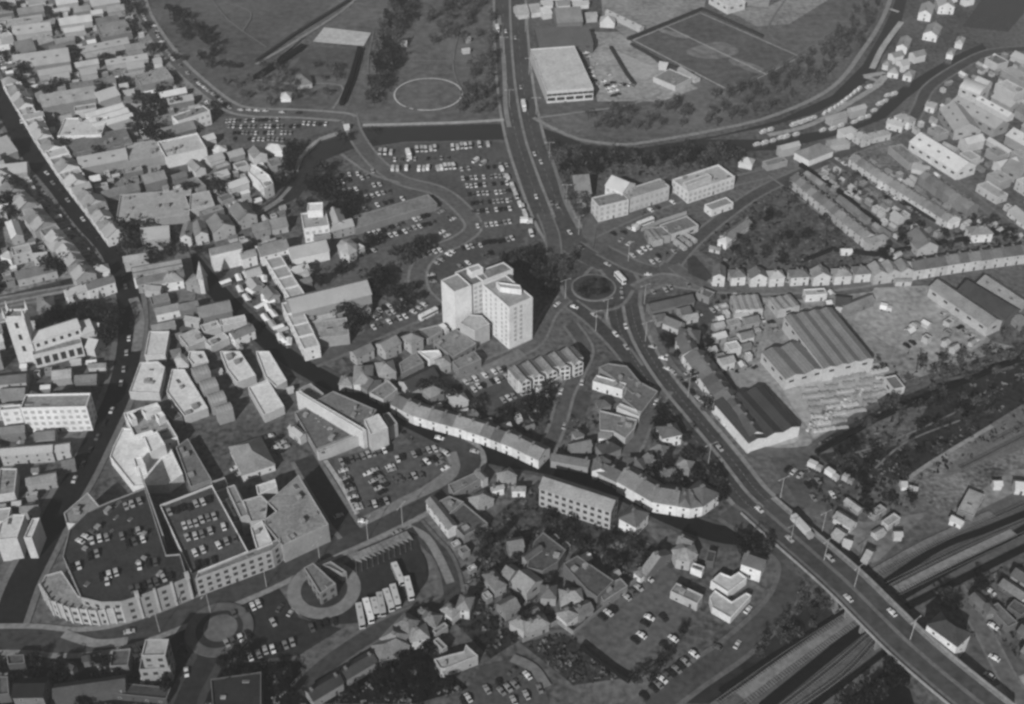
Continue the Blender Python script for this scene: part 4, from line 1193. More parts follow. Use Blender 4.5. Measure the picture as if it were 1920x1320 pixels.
# ---------------------------------------------------------------- infill of the crowded quarters
FILL = 0
def infill(text, px, dirpx, n, Lr, Dr, hr, tr, tw, gapr, kinds="gggf", kind='B', sep=1.0, cat=None, name=None):
    poly = [P(*q) for q in pairs(px)]; xs = [p[0] for p in poly]; ys = [p[1] for p in poly]
    a = Vector(P(dirpx[0], dirpx[1])); b = Vector(P(dirpx[2], dirpx[3])); base_ = math.atan2((b - a).y, (b - a).x); made = 0
    for _ in range(n * 30):
        if made >= n: break
        x, y = rnd.uniform(min(xs), max(xs)), rnd.uniform(min(ys), max(ys))
        if not inpoly(x, y, poly): continue
        L, D, h = rnd.uniform(*Lr), rnd.uniform(*Dr), rnd.uniform(*hr); an = base_ + rnd.gauss(0, .03) + (math.pi / 2 if rnd.random() < .12 else 0)
        c, s_ = math.cos(an), math.sin(an); bad = False
        for i in range(int(L / 1.4) + 2):
            for j in range(int(D / 1.4) + 2):
                lx = -L / 2 - sep + (L + 2 * sep) * i / (int(L / 1.4) + 1); ly = -D / 2 - sep + (D + 2 * sep) * j / (int(D / 1.4) + 1)
                if occ(x + lx * c - ly * s_, y + lx * s_ + ly * c): bad = True; break
            if bad: break
        if bad: continue
        q = [PIX(x + lx * c - ly * s_, y + lx * s_ + ly * c, h) for lx, ly in ((-L / 2, -D / 2), (L / 2, -D / 2), (L / 2, D / 2))]
        build(kind, True, q, h, rnd.choice(kinds.split(',') if ',' in kinds else list(kinds)), rnd.choice(tr), rnd.choice(tw), "", None, cat=cat, name=name); made += 1
T1 = [104, 118, 130, 142, 154, 168, 182]; T2 = [110, 130, 150, 175]
infill("", "-40,-20 235,-20 300,80 400,195 240,240 60,250 0,140", (0, 70, 95, 55), 110, (10, 30), (6, 9.5), (3.2, 5.2), T1, T2, 1)
infill("", "-40,-20 235,-20 300,80 400,195 330,300 200,400 60,250 0,140", (0, 70, 95, 55), 80, (5, 12), (4, 7), (2.4, 4.2), T1, T2, 1)
infill("", "120,240 330,220 440,290 500,380 400,430 230,400", (300, 300, 380, 275), 55, (7, 16), (5, 8), (3, 5.2), T1, T2, 1)
infill("", "-40,210 10,220 110,400 205,520 -40,560", (0, 440, 90, 420), 75, (8, 22), (5, 8.5), (3, 5.2), T1, T2, 1)
infill("", "-40,580 10,560 30,690 0,700 -40,700", (0, 440, 90, 420), 6, (9, 14), (6, 9), (4, 7), T1, T2, 1)
infill("", "-20,690 190,680 170,760 60,960 -20,1010", (0, 800, 150, 785), 34, (8, 22), (6, 9), (3, 6), [95, 110, 125, 150], T2, 1)
infill("", "250,560 400,560 480,640 540,740 330,740 260,700", (300, 600, 360, 585), 34, (5, 13), (4, 8), (2.8, 5), [118, 140, 165, 185], T2, 1)
infill("", "400,520 470,500 560,640 540,650", (440, 540, 470, 580), 5, (7, 9), (5, 7), (3, 5), [120, 150], T2, 1)
infill("", "410,270 540,270 570,330 500,400 400,430", (430, 400, 500, 380), 12, (8, 14), (6, 9), (5, 7), [105, 120], T2, 1)
infill("", "480,450 660,430 660,520 560,560 500,500", (540, 480, 600, 465), 8, (8, 14), (6, 8), (5, 7), [110, 130, 150], T2, 1)
infill("", "620,680 760,640 830,660 900,690 860,780 760,760", (740, 700, 800, 670), 12, (7, 12), (6, 8), (5, 6.5), [105, 120], [120, 150], 1, kinds="gh")
infill("", "1110,740 1160,760 1190,800 1150,900 1040,880", (1100, 800, 1150, 790), 16, (5, 10), (4, 7), (3.5, 5.5), [90, 105, 120], [120, 150, 190], 1, kinds="gh")
infill("", "1190,840 1260,800 1330,860 1350,900 1200,920", (1200, 860, 1260, 880), 16, (5, 9), (4.5, 7), (4, 5.5), [90, 100, 115], [120, 170], 1, kinds="gh")
infill("", "900,890 1000,880 1000,960 900,1010 810,930", (840, 930, 900, 900), 9, (6, 11), (5, 7), (4, 6), [90, 105, 120], [120, 150, 190], 1, kinds="gh")
infill("", "960,0 1110,0 1110,50 960,60", (1000, 40, 1060, 35), 9, (8, 16), (6, 9), (3, 5), [115, 130, 150], [150, 180], 1)
infill("", "1120,-20 1180,-20 1240,50 1190,70 1110,50", (1100, 0, 1160, 40), 6, (6, 10), (4, 6), (2.5, 3.5), [130, 160], [160, 180], 1)
infill("", "1680,0 1860,0 1780,100 1640,240 1660,140 1690,60", (1700, 40, 1740, 30), 5, (6, 10), (5, 7), (4, 6), [120, 150], [180, 190], 1, kinds="gG")
infill("", "1730,130 1940,80 1940,400 1880,400 1700,270", (1760, 200, 1860, 260), 34, (9, 26), (7, 12), (4, 6.5), [110, 130, 150, 165], [140, 170], 1, kinds="ggf")
infill("", "1460,230 1700,190 1720,210 1640,260 1480,320 1380,330", (1500, 300, 1600, 270), 12, (7, 14), (5, 8), (4, 6), [110, 130, 150], [150, 185], 1, kinds="gh")
infill("", "1300,340 1470,310 1440,350 1330,430", (1320, 380, 1380, 350), 4, (7, 12), (5, 7), (3, 5), [110, 130], [150, 185], 1)
infill("", "1310,600 1440,560 1440,680 1380,700 1310,660", (1360, 600, 1400, 590), 14, (4, 8), (3, 6), (2.5, 4.5), [110, 140, 165], [140, 180], 1)
infill("", "1215,600 1310,560 1340,640 1310,720", (1260, 620, 1310, 600), 9, (6, 10), (5, 7), (4, 6), [80, 95, 120], [110, 160], 1, kinds="gh")
infill("", "1560,950 1700,960 1640,1050 1600,1010", (1600, 1000, 1660, 960), 5, (4, 8), (3, 4.5), (2.2, 3), [110, 140], [130, 160], 1)
infill("", "1780,940 1940,860 1940,960 1860,980", (1800, 980, 1880, 940), 7, (6, 12), (5, 7), (3, 5), [130, 150], [150, 180], 1)
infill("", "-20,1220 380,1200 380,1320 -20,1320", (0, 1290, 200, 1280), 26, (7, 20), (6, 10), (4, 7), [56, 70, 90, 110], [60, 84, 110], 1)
infill("", "560,1290 700,1230 860,1300 800,1330 560,1330", (600, 1300, 660, 1260), 5, (7, 11), (6, 8), (5, 6), [80, 100], [110, 140], 1, kinds="gh")
infill("", "790,1010 960,960 1190,1010 1180,1100 1040,1180 960,1200 830,1140", (900, 1080, 960, 1050), 26, (6, 11), (5, 8), (4, 6), [95, 110, 125], [120, 150], 1, kinds="gh")
infill("", "1740,1080 1920,1060 1940,1240 1860,1260 1800,1180", (1760, 1120, 1820, 1160), 6, (6, 12), (4, 6), (2.5, 4), [90, 105], [90, 130], 1)
infill("", "1560,330 1600,340 1700,430 1660,430", (1597, 352, 1700, 422), 10, (3, 5), (2.2, 3.2), (2.2, 2.8), [110, 150], [130, 170], 1, kind='D')
infill("", "1640,320 1700,330 1800,400 1760,400", (1597, 352, 1700, 422), 14, (3, 5), (2.2, 3.2), (2.2, 2.8), [110, 150], [130, 170], 1, kind='D')
infill("", "1300,460 1470,380 1600,500 1340,500", (1340, 440, 1400, 410), 10, (3, 5), (2.2, 3.2), (2.2, 2.8), [110, 150], [130, 170], 1, kind='D')
infill("", "1650,440 1940,400 1940,450 1650,500", (1340, 440, 1400, 410), 16, (3, 5), (2.2, 3.2), (2.2, 2.8), [110, 150], [130, 170], 1, kind='D')

for px, dr, n in [("1480,320 1600,290 1880,440 1640,450", (1597, 352, 1700, 422), 26), ("1730,130 1940,80 1940,440 1800,400 1700,270", (1760, 200, 1860, 260), 34), ("-40,-20 235,-20 400,195 200,400 60,250 0,140", (0, 70, 95, 55), 90), ("-40,210 10,220 205,520 -40,560", (0, 440, 90, 420), 40), ("230,400 440,290 560,330 500,500 400,430", (430, 400, 500, 380), 30), ("-20,690 190,680 60,960 -20,1010", (0, 800, 150, 785), 16),
                  ("250,560 400,520 560,740 260,700", (300, 600, 360, 585), 18), ("1330,580 1440,560 1440,700 1330,700", (1360, 600, 1400, 590), 14), ("1500,545 1560,540 1560,575 1500,570", (1540, 560, 1600, 550), 4), ("1690,610 1800,600 1850,660 1700,690", (1700, 700, 1760, 660), 8), ("740,740 1080,690 1000,830 860,790", (800, 760, 860, 740), 14), ("800,960 1200,1000 1180,1180 850,1160", (900, 1080, 960, 1050), 20)]:
    infill("", px, dr, n, (2.6, 5), (2.2, 3.6), (2.1, 3), [100, 125, 150, 180], [120, 160], 1, kinds="gf", kind='D', sep=.5)
# ---------------------------------------------------------------- walls and fences
NAMED = []     # (objects, text) that get an ordinal label later
def wallline(px, hgt, th, tone, label, cat="wall", name="boundary_wall"):
    pts = [P(*q) for q in pairs(px)]; a = offs(pts, th / 2); b = offs(pts, -th / 2); m = MB(); mt = mat('wall', tone)
    for i in range(len(pts) - 1):
        m.prism([b[i], b[i + 1], a[i + 1], a[i]], 0, hgt, mt)
    return tag(link(name, m.mesh(name)), label, cat)
wallline("1075,1190 1180,1100 1262,1034", 2.2, .5, 120, "pale-topped brick wall along the upper side of the walled car park")
wallline("980,1205 1045,1169 1075,1190", 2.2, .5, 125, "short pale garden wall meeting the car park wall at a corner")
wallline("1090,1215 1115,1235 1145,1258 1180,1280", 2.5, 1.2, 45, "dark hedge along the lower left side of the walled car park", "hedge", "hedge")
wallline("1203,434 1240,417 1287,402", 2.2, .6, 150, "pale wall behind the garages, opposite the pale office row")
wallline("640,865 670,965", .9, .4, 150, "low pale wall between the triangular car park and the dark alley")
wallline("558,322 568,296 602,264 655,247", 1.4, .5, 140, "pale river wall along the bend of the narrow river")
wallline("272,918 315,1042", 13.2, .5, 150, "tall pale flank wall between the two rooftop decks")
wallline("1177,75 1316,18 1430,70", 1.8, 2.2, 66, "dark hedge along the far sides of the football pitch", "hedge", "hedge")
wallline("1183,84 1250,122 1300,140", 1.6, 1.6, 68, "dark hedge behind the near left touchline of the football pitch", "hedge", "hedge")
wallline("1145,90 1175,140 1190,160", 1.8, 2.0, 66, "dark hedge between the works yard and the triangular pale yard", "hedge", "hedge")
wallline("675,95 660,150 641,198", 3.5, 3.0, 42, "thick dark hedge beside the park lawn, ending near the river", "hedge", "hedge")
wallline("480,150 525,120 570,90", 3.0, 4.0, 48, "dark hedge along the lower side of the diagonal park path", "hedge", "hedge")
wallline("480,118 560,62 660,0", 2.2, 2.0, 66, "thin hedge on the upper side of the diagonal park path", "hedge", "hedge")
wallline("1500,312 1560,352 1650,425", 2.5, 2.0, 55, "dark hedge of the gardens behind the nearest parallel terrace", "hedge", "hedge")
wallline("1640,335 1720,400 1770,425", 2.5, 2.0, 58, "dark hedge of the gardens before the middle parallel terrace", "hedge", "hedge")
wallline("1530,852 1640,790 1740,745 1940,665", 2.0, 2.0, 45, "dark hedge between the yards and the waste ground", "hedge", "hedge")
wallline("1510,490 1560,470 1640,480 1900,435", 2.2, 1.6, 52, "dark garden hedge behind the long right-hand terrace", "hedge", "hedge")

# ---------------------------------------------------------------- trees, each crown many small twig and leaf faces
def crown(seed, squash=1.0, dens=520, tone=62):
    r = random.Random(seed); m = MB(); lobes = [(Vector((r.gauss(0, .34), r.gauss(0, .34), r.gauss(0, .30) * squash)), r.uniform(.32, .6)) for _ in range(9)]
    mats_ = [mat('leaf', tone), mat('leaf', tone + 18), mat('leaf', tone - 12)]
    for _ in range(dens):
        c, rad = r.choice(lobes); d = Vector((r.gauss(0, 1), r.gauss(0, 1), r.gauss(0, 1))).normalized() * rad * r.uniform(.35, 1.0) ** .5
        p = c + Vector((d.x, d.y, d.z * squash)); s = r.uniform(.05, .12)
        a = Vector((r.gauss(0, 1), r.gauss(0, 1), r.gauss(0, 1))).normalized(); b = a.cross(Vector((r.gauss(0, 1), r.gauss(0, 1), r.gauss(0, 1)))).normalized()
        m.face([p - a * s - b * s * .6, p + a * s - b * s * .5, p + a * s * .7 + b * s, p - a * s * .8 + b * s * .7], mats_[r.choice((0, 0, 1, 2))])
    return m.mesh("crown")
def trunkm(seed):
    r = random.Random(seed); m = MB(); bark = mat('leaf', 66)
    def limb(a, b, ra, rb):
        ax = (b - a).normalized(); s = ax.orthogonal().normalized(); t = ax.cross(s); N = 6
        A = [a + (s * math.cos(k * math.tau / N) + t * math.sin(k * math.tau / N)) * ra for k in range(N)]; B = [b + (s * math.cos(k * math.tau / N) + t * math.sin(k * math.tau / N)) * rb for k in range(N)]
        for k in range(N): m.face([A[k], A[(k + 1) % N], B[(k + 1) % N], B[k]], bark)
    top = Vector((0, 0, 1.0)); limb(Vector((0, 0, -.05)), top, .06, .04)
    for i in range(7):
        an = i * 2.4; z = r.uniform(.5, 1.0); q = Vector((math.cos(an) * .45, math.sin(an) * .45, z + r.uniform(.4, .8))); limb(Vector((0, 0, z)), q, .03, .01)
    return m.mesh("trunk")
CROWNS = [crown(i, [1, .8, 1.2, .9][i % 4], 430, [50, 58, 44, 64][i % 4]) for i in range(8)]
DARK = [crown(40 + i, 1.0, 560, 24) for i in range(3)]  # crowns for the bottom-left quarter, its deep shade painted into the leaf tone
BARE = [crown(20 + i, 1.0, 260, [78, 84, 72][i % 3]) for i in range(4)]
CONE = []
for i in range(2):
    r = random.Random(50 + i); m = MB()
    for _ in range(520):
        z = r.uniform(-.9, 1.1); rad = .42 * (1.1 - z) / 2 * r.uniform(.6, 1.05) + .02; an = r.uniform(0, math.tau); p = Vector((math.cos(an) * rad * 1.3, math.sin(an) * rad * 1.3, z)); s = r.uniform(.05, .1)
        a = Vector((r.gauss(0, 1), r.gauss(0, 1), r.gauss(0, .5))).normalized(); b = a.orthogonal().normalized(); m.face([p - a * s, p - b * s, p + a * s, p + b * s], mat('leaf', 50))
    CONE.append(m.mesh("crown"))
TRUNKS = [trunkm(i) for i in range(4)]
NT = [0]
LEAFY = []
def tree(x, y, rad, kind='d', text="tree", store=None):
    """rad = crown radius in metres"""
    o = bpy.data.objects.new({'c': "conifer_tree", 'b': "bare_tree"}.get(kind, "leafy_tree"), None); COL.objects.link(o); o.location = (x, y, 0); o.rotation_euler = (0, 0, rnd.uniform(0, 6.28))
    th = rad * 1.0
    link("trunk", rnd.choice(TRUNKS), o, (0, 0, 0), 0, (rad * .9, rad * .9, th))
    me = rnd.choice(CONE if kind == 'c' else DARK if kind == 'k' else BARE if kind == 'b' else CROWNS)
    c = link("crown", me, o, (0, 0, th + rad * (.55 if kind != 'c' else .7)), 0, (rad * 1.15, rad * 1.15, rad * (1.1 if kind != 'c' else 1.5)))
    o["category"] = "tree"; NT[0] += 1; store.append(o)
    if kind in 'dk' : LEAFY.append(o)
def mass(st, nm="riverside_wood", lab="bare wood filling the bank below the curving towpath", cat="wood"):
    """a far wood that reads as one mass: one object"""
    m = MB()
    for o in st:
        for ch in o.children:
            M = Matrix.Translation(o.location) @ Matrix.Rotation(o.rotation_euler.z, 4, 'Z') @ Matrix.Translation(ch.location) @ Matrix.Diagonal((*ch.scale, 1)); b0 = len(m.v); m.v += [tuple(M @ v.co) for v in ch.data.vertices]
            for p in ch.data.polygons: m.f.append(tuple(b0 + i for i in p.vertices)); m.m.append(m.mi(ch.data.materials[p.material_index]))
    for o in st:
        if o in LEAFY: LEAFY.remove(o)
        for ch in list(o.children): bpy.data.objects.remove(ch)
        bpy.data.objects.remove(o)
    tag(link(nm, m.mesh(nm)), lab, cat, kind="stuff")
def trees(text, s, kind='d'):
    """s: x y radius triples in photograph pixels of the crown and metres"""
    a = nums(s); st = []
    for i in range(0, len(a), 3):
        x, y = P(a[i], a[i + 1], a[i + 2] * 1.2); tree(x, y, a[i + 2], kind, text, st)
    NAMED.append((st, text))
def wood(text, px, n, rr, kind='d', mind=.75, avoid=9):
    poly = [P(*q) for q in pairs(px)]; xs = [p[0] for p in poly]; ys = [p[1] for p in poly]; st = []; got = []
    for _ in range(n * 25):
        if len(st) >= n: break
        x, y = rnd.uniform(min(xs), max(xs)), rnd.uniform(min(ys), max(ys)); r = rnd.uniform(*rr)
        if not inpoly(x, y, poly) or (occ(x, y) & avoid): continue
        if any((x - a) ** 2 + (y - b) ** 2 < (mind * (r + c)) ** 2 for a, b, c in got): continue
        got.append((x, y, r)); tree(x, y, r, kind if kind != 'x' else rnd.choice('bd'), text, st)
    if text is None: mass(st)
    else: NAMED.append((st, text))
trees("dark evergreen tree in the clump behind the white tower block", "972,480 4.6 990,474 4.6 1002,487 4.6 965,496 4.4 984,500 4.8 1004,504 4.4 990,520 4.4 1012,524 4.4 1028,516 4 1018,541 4 1036,538 3.6 953,486 3.8".replace(',', ' '))
trees("tree on the verge above the roundabout", "1048,500 4 1060,492 3.5 1072,488 3.5 1056,512 3.5 1080,470 3 1040,488 3.5".replace(',', ' '), 'b')
trees("low tree on the round island of the roundabout", "1092 545 2.6 1105 552 2.6 1120 550 2.4 1132 545 2.4 1098 532 2.2 1126 530 2.4 1110 528 2".replace(',', ' '))
trees("dark churchyard tree above the pale church", "95,598 4.8 112,592 4.8 128,588 4.6 146,584 4.8 160,590 4.6 178,586 4.8 192,592 4.8 205,600 4.6 212,615 4.4 196,612 4.6 200,632 4.4 184,606 4.2 75,604 4 165,600 4.2 214,590 4 120,604 4".replace(',', ' '), 'd')
trees("dark tree among the long roofs of the old town, top left", "245,20 5 252,50 5 10,15 5 95,30 4 20,60 4 45,130 5 35,150 4.5 268,190 6 280,205 6 268,222 6 278,245 6 300,262 5 250,240 4 195,108 3.5 140,95 4 80,170 4.5 105,160 4 190,165 4 230,150 3.5 302,168 4 330,190 3.5 120,270 4 185,288 4 300,330 4 10,110 5 282,95 4 330,108 3.5 400,200 4 245,8 4".replace(',', ' '))
trees("large dark tree in the gap between roofs above the market", "238,432 6 247,452 6 238,462 5 285,480 5 100,500 5 85,495 4 20,400 5 12,375 5 20,350 4.5 325,440 4 322,470 4 410,350 5 355,352 4 395,345 4 85,405 3 370,470 3.5".replace(',', ' '))
trees("dark tree on the bank of the river bend", "545,290 5 540,310 5 552,275 4.5 525,340 4 600,355 5 615,365 5 640,372 5 655,385 5 648,400 4.5 595,340 4 700,245 3 640,260 4 600,320 5 585,350 5 622,345 4.5 565,385 4".replace(',', ' '))
trees("tree beside the long low hall and the parked cars", "690,455 4 700,450 4 600,525 4 640,505 4 705,520 5 715,535 5 698,545 4.5 720,512 4 790,455 5 780,468 5 770,480 5 745,475 4.5 640,580 4.5 655,588 4 672,600 5 660,612 4.5 748,555 4 750,575 4 725,550 4 775,560 3.5 770,540 3.5".replace(',', ' '))
wood("park tree in the belt between the two sports fields", "745,-20 790,-20 760,60 740,120 715,190 690,200 700,130 720,60", 44, (3.5, 5.2), 'x')
wood("tree of the park grove near the top of the dual carriageway", "800,20 930,0 935,90 860,80 800,90", 26, (2.8, 4.2), 'b')
wood("bare tree beside the river path left of the dual carriageway", "880,130 935,100 940,215 850,215 880,170", 22, (3, 4.2), 'b')
wood(None, "1030,285 1100,296 1200,298 1300,288 1390,290 1390,310 1330,320 1170,318 1060,345 1045,320", 60, (3.0, 4.6), 'x', .55, 1)
wood("bare tree in the rough meadow inside the river curve", "1100,215 1300,190 1500,120 1640,20 1640,60 1530,140 1400,200 1230,248 1110,245", 60, (2.4, 3.8), 'b')
wood("tree beside the verge of the dual carriageway near the river", "1050,330 1075,330 1105,400 1085,440", 8, (3, 4), 'b')
wood("park tree on the lawns left of the belt", "400,170 520,120 640,130 640,205 500,200", 26, (2.4, 3.8), 'b')
wood("park edge tree along the road on the left of the big field", "300,0 340,20 380,60 420,110 440,150 420,160 350,90", 18, (3, 4.4))
wood("garden tree behind the street of separate villas", "1320,470 1400,400 1470,350 1600,470 1640,490 1520,500 1380,495", 34, (2, 3.2), 'x', .8, 1)
wood("bare tree along the inner bank of the curving river", "1440,215 1540,160 1610,90 1660,10 1600,10 1540,110 1430,190 1240,240 1260,255", 40, (2.6, 4), 'b', .6)
wood("bare tree on the rail land right of the timber yard", "1700,700 1940,600 1940,680 1720,760 1600,790", 26, (2, 3.4), 'b', .8, 1)
wood("garden tree between the parallel terraces", "1540,330 1590,320 1760,430 1700,440", 20, (1.6, 2.6), 'x', .8, 1)
wood("dark tree in the gardens above the right-hand street", "1650,450 1800,420 1940,400 1940,450 1800,470 1650,495", 22, (2, 3), 'd', .8, 1)
wood("dark tree in the long gardens below the brick office", "1030,960 1100,1000 1180,1020 1230,1050 1180,1090 1130,1060 1070,1030 1010,1000", 14, (2, 3), 'd', .7, 1)
wood("dark garden tree above the rounded corner terrace", "1180,870 1300,850 1360,900 1330,930 1260,930 1200,900", 16, (2.2, 3.4), 'd', .7, 1)
wood("dark tree in the shaded gardens behind the long curved parade", "760,740 860,760 960,800 1010,800 1040,730 1080,690 1000,760 900,770 800,700", 22, (2.6, 3.8), 'd', .7, 1)
wood("dark tree in the garden of the white villa", "1220,780 1330,760 1340,800 1300,840 1230,830", 9, (2.4, 3.4), 'd', .8, 1)
wood("tree of the dark corner where the shaded street meets the dual carriageway", "1330,880 1380,900 1380,950 1340,950", 6, (3, 4.2), 'd', .7, 1)
wood("dark tree by the bridge approach at the end of the shaded street", "1370,1020 1450,1010 1450,1050 1400,1060", 6, (3, 4), 'd', .7, 1)
wood("bush-like tree on the waste ground beside the railway", "1540,830 1690,750 1900,690 1940,760 1820,840 1660,890 1560,890", 32, (1.8, 3.4), 'x', .9, 1)
wood("tree in the rough ground below the yard with parked lorries", "1580,900 1700,890 1720,960 1620,970 1590,940", 8, (2.2, 3.2), 'd', .8, 1)
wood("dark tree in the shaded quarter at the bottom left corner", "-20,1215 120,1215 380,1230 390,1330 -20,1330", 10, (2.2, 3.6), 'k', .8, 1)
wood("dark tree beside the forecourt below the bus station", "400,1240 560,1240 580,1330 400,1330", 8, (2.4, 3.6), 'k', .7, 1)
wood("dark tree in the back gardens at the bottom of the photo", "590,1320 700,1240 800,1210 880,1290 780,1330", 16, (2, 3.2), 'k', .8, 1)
wood("garden tree among the large villas in the lower middle", "850,1000 960,990 1040,1080 1040,1150 960,1190 860,1120", 12, (2, 3), 'd', .8, 1)
wood("tree in the dark row below the walled car park", "1195,1245 1290,1185 1310,1195 1200,1300 1180,1290", 6, (1.8, 2.4), 'd', .8, 1)
wood("tree on the railway bank beside the road bridge", "1400,1180 1540,1120 1570,1150 1420,1240", 18, (2, 3), 'b', .9, 1)
wood("dark tree at the foot of the bridge beside the tracks", "1540,1320 1690,1250 1700,1290 1600,1330", 10, (2.6, 3.6), 'd', .7, 1)
wood("tree between the railway and the notched white house", "1740,1130 1840,1080 1850,1100 1820,1160 1770,1160", 10, (2.6, 3.6), 'd', .7, 1)
wood("tree beside the small workshops right of the roundabout", "1230,640 1330,620 1340,700 1300,720", 9, (2.2, 3.4), 'd', .8, 1)

# shrubs and garden growth nobody could count
sh = MB(); lm_ = [mat('leaf', 58), mat('leaf', 80), mat('leaf', 100), mat('leaf', 46)]
for px, n in [("-40,-30 235,-30 420,200 330,300 210,380 120,230 0,120", 900), ("-40,180 0,200 60,330 200,500 215,520 -40,560", 420), ("1300,440 1400,360 1480,335 1640,450 1600,500 1360,500", 420),
              ("1480,320 1600,290 1880,440 1700,450 1640,440", 520), ("1640,440 1940,400 1940,460 1600,505", 320), ("1010,900 900,990 900,1110 1040,1000 1200,1100 1270,1060 1180,960", 340),
              ("740,800 800,860 1000,850 1090,700 950,750 780,690 640,670", 320), ("1530,830 1690,745 1940,660 1940,790 1720,915 1590,910", 420), ("590,1320 700,1230 880,1290 780,1330", 160),
              ("1030,285 1200,298 1390,290 1330,320 1060,345", 200), ("1180,860 1340,850 1350,930 1200,920", 120), ("1040,780 1190,780 1160,900 1040,880", 120), ("1480,880 1700,880 1720,960 1560,960", 100),
              ("850,1000 1040,990 1040,1190 860,1130", 200), ("975,1205 1060,1190 1180,1270 1075,1285", 150), ("850,1165 900,1130 975,1200 920,1235", 70), ("1600,640 1700,700 1640,720 1580,600", 60), ("1700,660 1860,640 1900,670 1720,730", 120), ("1330,560 1440,600 1440,700 1330,700", 90), ("1500,790 1690,700 1700,730 1520,840", 70), ("1760,1080 1920,1060 1940,1240 1820,1200", 90), ("380,1200 580,1240 580,1330 380,1330", 120), ("-20,1210 380,1210 380,1330 -20,1330", 200)]:
    poly = [P(*q) for q in pairs(px)]; xs = [p[0] for p in poly]; ys = [p[1] for p in poly]
    for _ in range(int(n * 1.7)):
        x, y = rnd.uniform(min(xs), max(xs)), rnd.uniform(min(ys), max(ys))
        if not inpoly(x, y, poly) or (occ(x, y) & 9): continue
        R = rnd.uniform(.5, 1.6); mt = rnd.choice(lm_)
        for k in range(7):
            p = Vector((x + rnd.gauss(0, .45) * R, y + rnd.gauss(0, .45) * R, rnd.uniform(.2, .9) * R)); a = Vector((rnd.gauss(0, 1), rnd.gauss(0, 1), rnd.gauss(0, 1))).normalized() * R * .45; b = a.orthogonal().normalized() * R * .4
            sh.face([p - a, p - b, p + a, p + b], mt)
tag(link("shrubs", sh.mesh("shrubs")), "garden bushes and rough growth filling the back gardens and waste ground", "shrubs", kind="stuff")

# ---------------------------------------------------------------- vehicles
def carmesh(tone, van=False):
    m = MB(); p = mat('paint', tone); g = mat('glass', 40); k = mat('glass', 30)
    if van:
        L, W_2, H_ = 2.6, .95, 2.3
        prof = [(-L, .35), (L * .96, .35), (L, .9), (L * .8, 1.2), (L * .62, H_), (-L, H_)]
    else:
        L, W_2, H_ = 2.1, .82, 1.4
        prof = [(-L, .32), (L, .32), (L, .72), (L * .52, .88), (L * .18, H_), (-L * .55, H_), (-L * .82, .92), (-L, .85)]
    n = len(prof)
    for s in (1, -1):
        pts = [(x, s * W_2 * (.86 if z > 1.3 and not van else 1), z) for x, z in prof]; m.face(pts if s < 0 else pts[::-1], p)
    for i in range(n):
        (x0, z0), (x1, z1) = prof[i], prof[(i + 1) % n]; w0 = W_2 * (.86 if z0 > 1.3 and not van else 1); w1 = W_2 * (.86 if z1 > 1.3 and not van else 1)
        glass = (not van and ((z0 < 1 < z1) or (z1 < 1 < z0)) and abs(x0) < L * .9 and z0 > .8 and z1 > .8) or (van and i == 3)
        m.face([(x0, -w0, z0), (x1, -w1, z1), (x1, w1, z1), (x0, w0, z0)][::-1], g if glass else p)
    for sx in (-.62, .62):
        for sy in (-1, 1):
            c = [(L * sx + .32 * math.cos(t * math.tau / 8), .32 + .32 * math.sin(t * math.tau / 8)) for t in range(8)]
            y0, y1 = sy * (W_2 - .12), sy * (W_2 + .03)
            m.face([(x, y1, z) for x, z in (c if sy < 0 else c[::-1])], k)
            for t in range(8): (xa, za), (xb, zb) = c[t], c[(t + 1) % 8]; m.face([(xa, y0, za), (xb, y0, zb), (xb, y1, zb), (xa, y1, za)], k)
    return m.mesh("van" if van else "parked_car")
CARM = {'p': [carmesh(t) for t in (190, 174, 152)], 'd': [carmesh(t) for t in (36, 52, 84)], 'g': [carmesh(t) for t in (115, 135)]}
VANM = [carmesh(t, True) for t in (190, 176, 158)]
CARS = []     # (mesh, x, y, z, rz, lot, row, tone)
def carrow(lot, rows, z=0.34, pale=.45, along=False, van=False):
    for ri, (x1, y1, x2, y2, n) in enumerate(rows):
        a = Vector(P(x1, y1, z)); b = Vector(P(x2, y2, z)); d = math.atan2((b - a).y, (b - a).x)
        n0 = n
        if n > 1:   # keep the spacing possible for real cars
            n0 = min(n, max(1, int((b - a).length / (5.2 if along else 2.4)) + 1))
        for i in range(n0):
            if n0 > 2 and rnd.random() < .2: continue
            q = a + (b - a) * (i / max(1, n0 - 1)) + Vector((rnd.gauss(0, .15), rnd.gauss(0, .3))); k = rnd.random(); tone = 'p' if k < pale else 'd' if k < pale + (1 - pale) * .7 else 'g'
            rz = d + (0 if along else math.pi / 2) + rnd.gauss(0, .04) + (math.pi if rnd.random() < .5 else 0)
            CARS.append([rnd.choice(VANM) if van else rnd.choice(CARM[tone]), q.x, q.y, z, rz, lot, len(rows) > 1 and ri, 'pale van' if van else {'p': 'pale car', 'd': 'dark car', 'g': 'grey car'}[tone]])
carrow("riverside lorry park", [(712, 287, 734, 287, 4), (782, 283, 915, 273, 17), (737, 318, 762, 318, 4), (786, 318, 802, 318, 3), (820, 318, 850, 314, 5), (892, 303, 906, 308, 2)], van=True)
carrow("big riverside car park", [(866, 318, 950, 310, 8), (868, 336, 945, 330, 12), (875, 350, 950, 344, 12), (880, 366, 955, 359, 12), (885, 382, 958, 376, 11), (888, 398, 955, 392, 11), (895, 424, 955, 417, 9), (740, 300, 840, 298, 9)], pale=.42)
carrow("kerb beside the dual carriageway", [(940, 318, 960, 350, 3), (962, 355, 975, 385, 3), (980, 392, 996, 440, 5)], along=True, van=True)
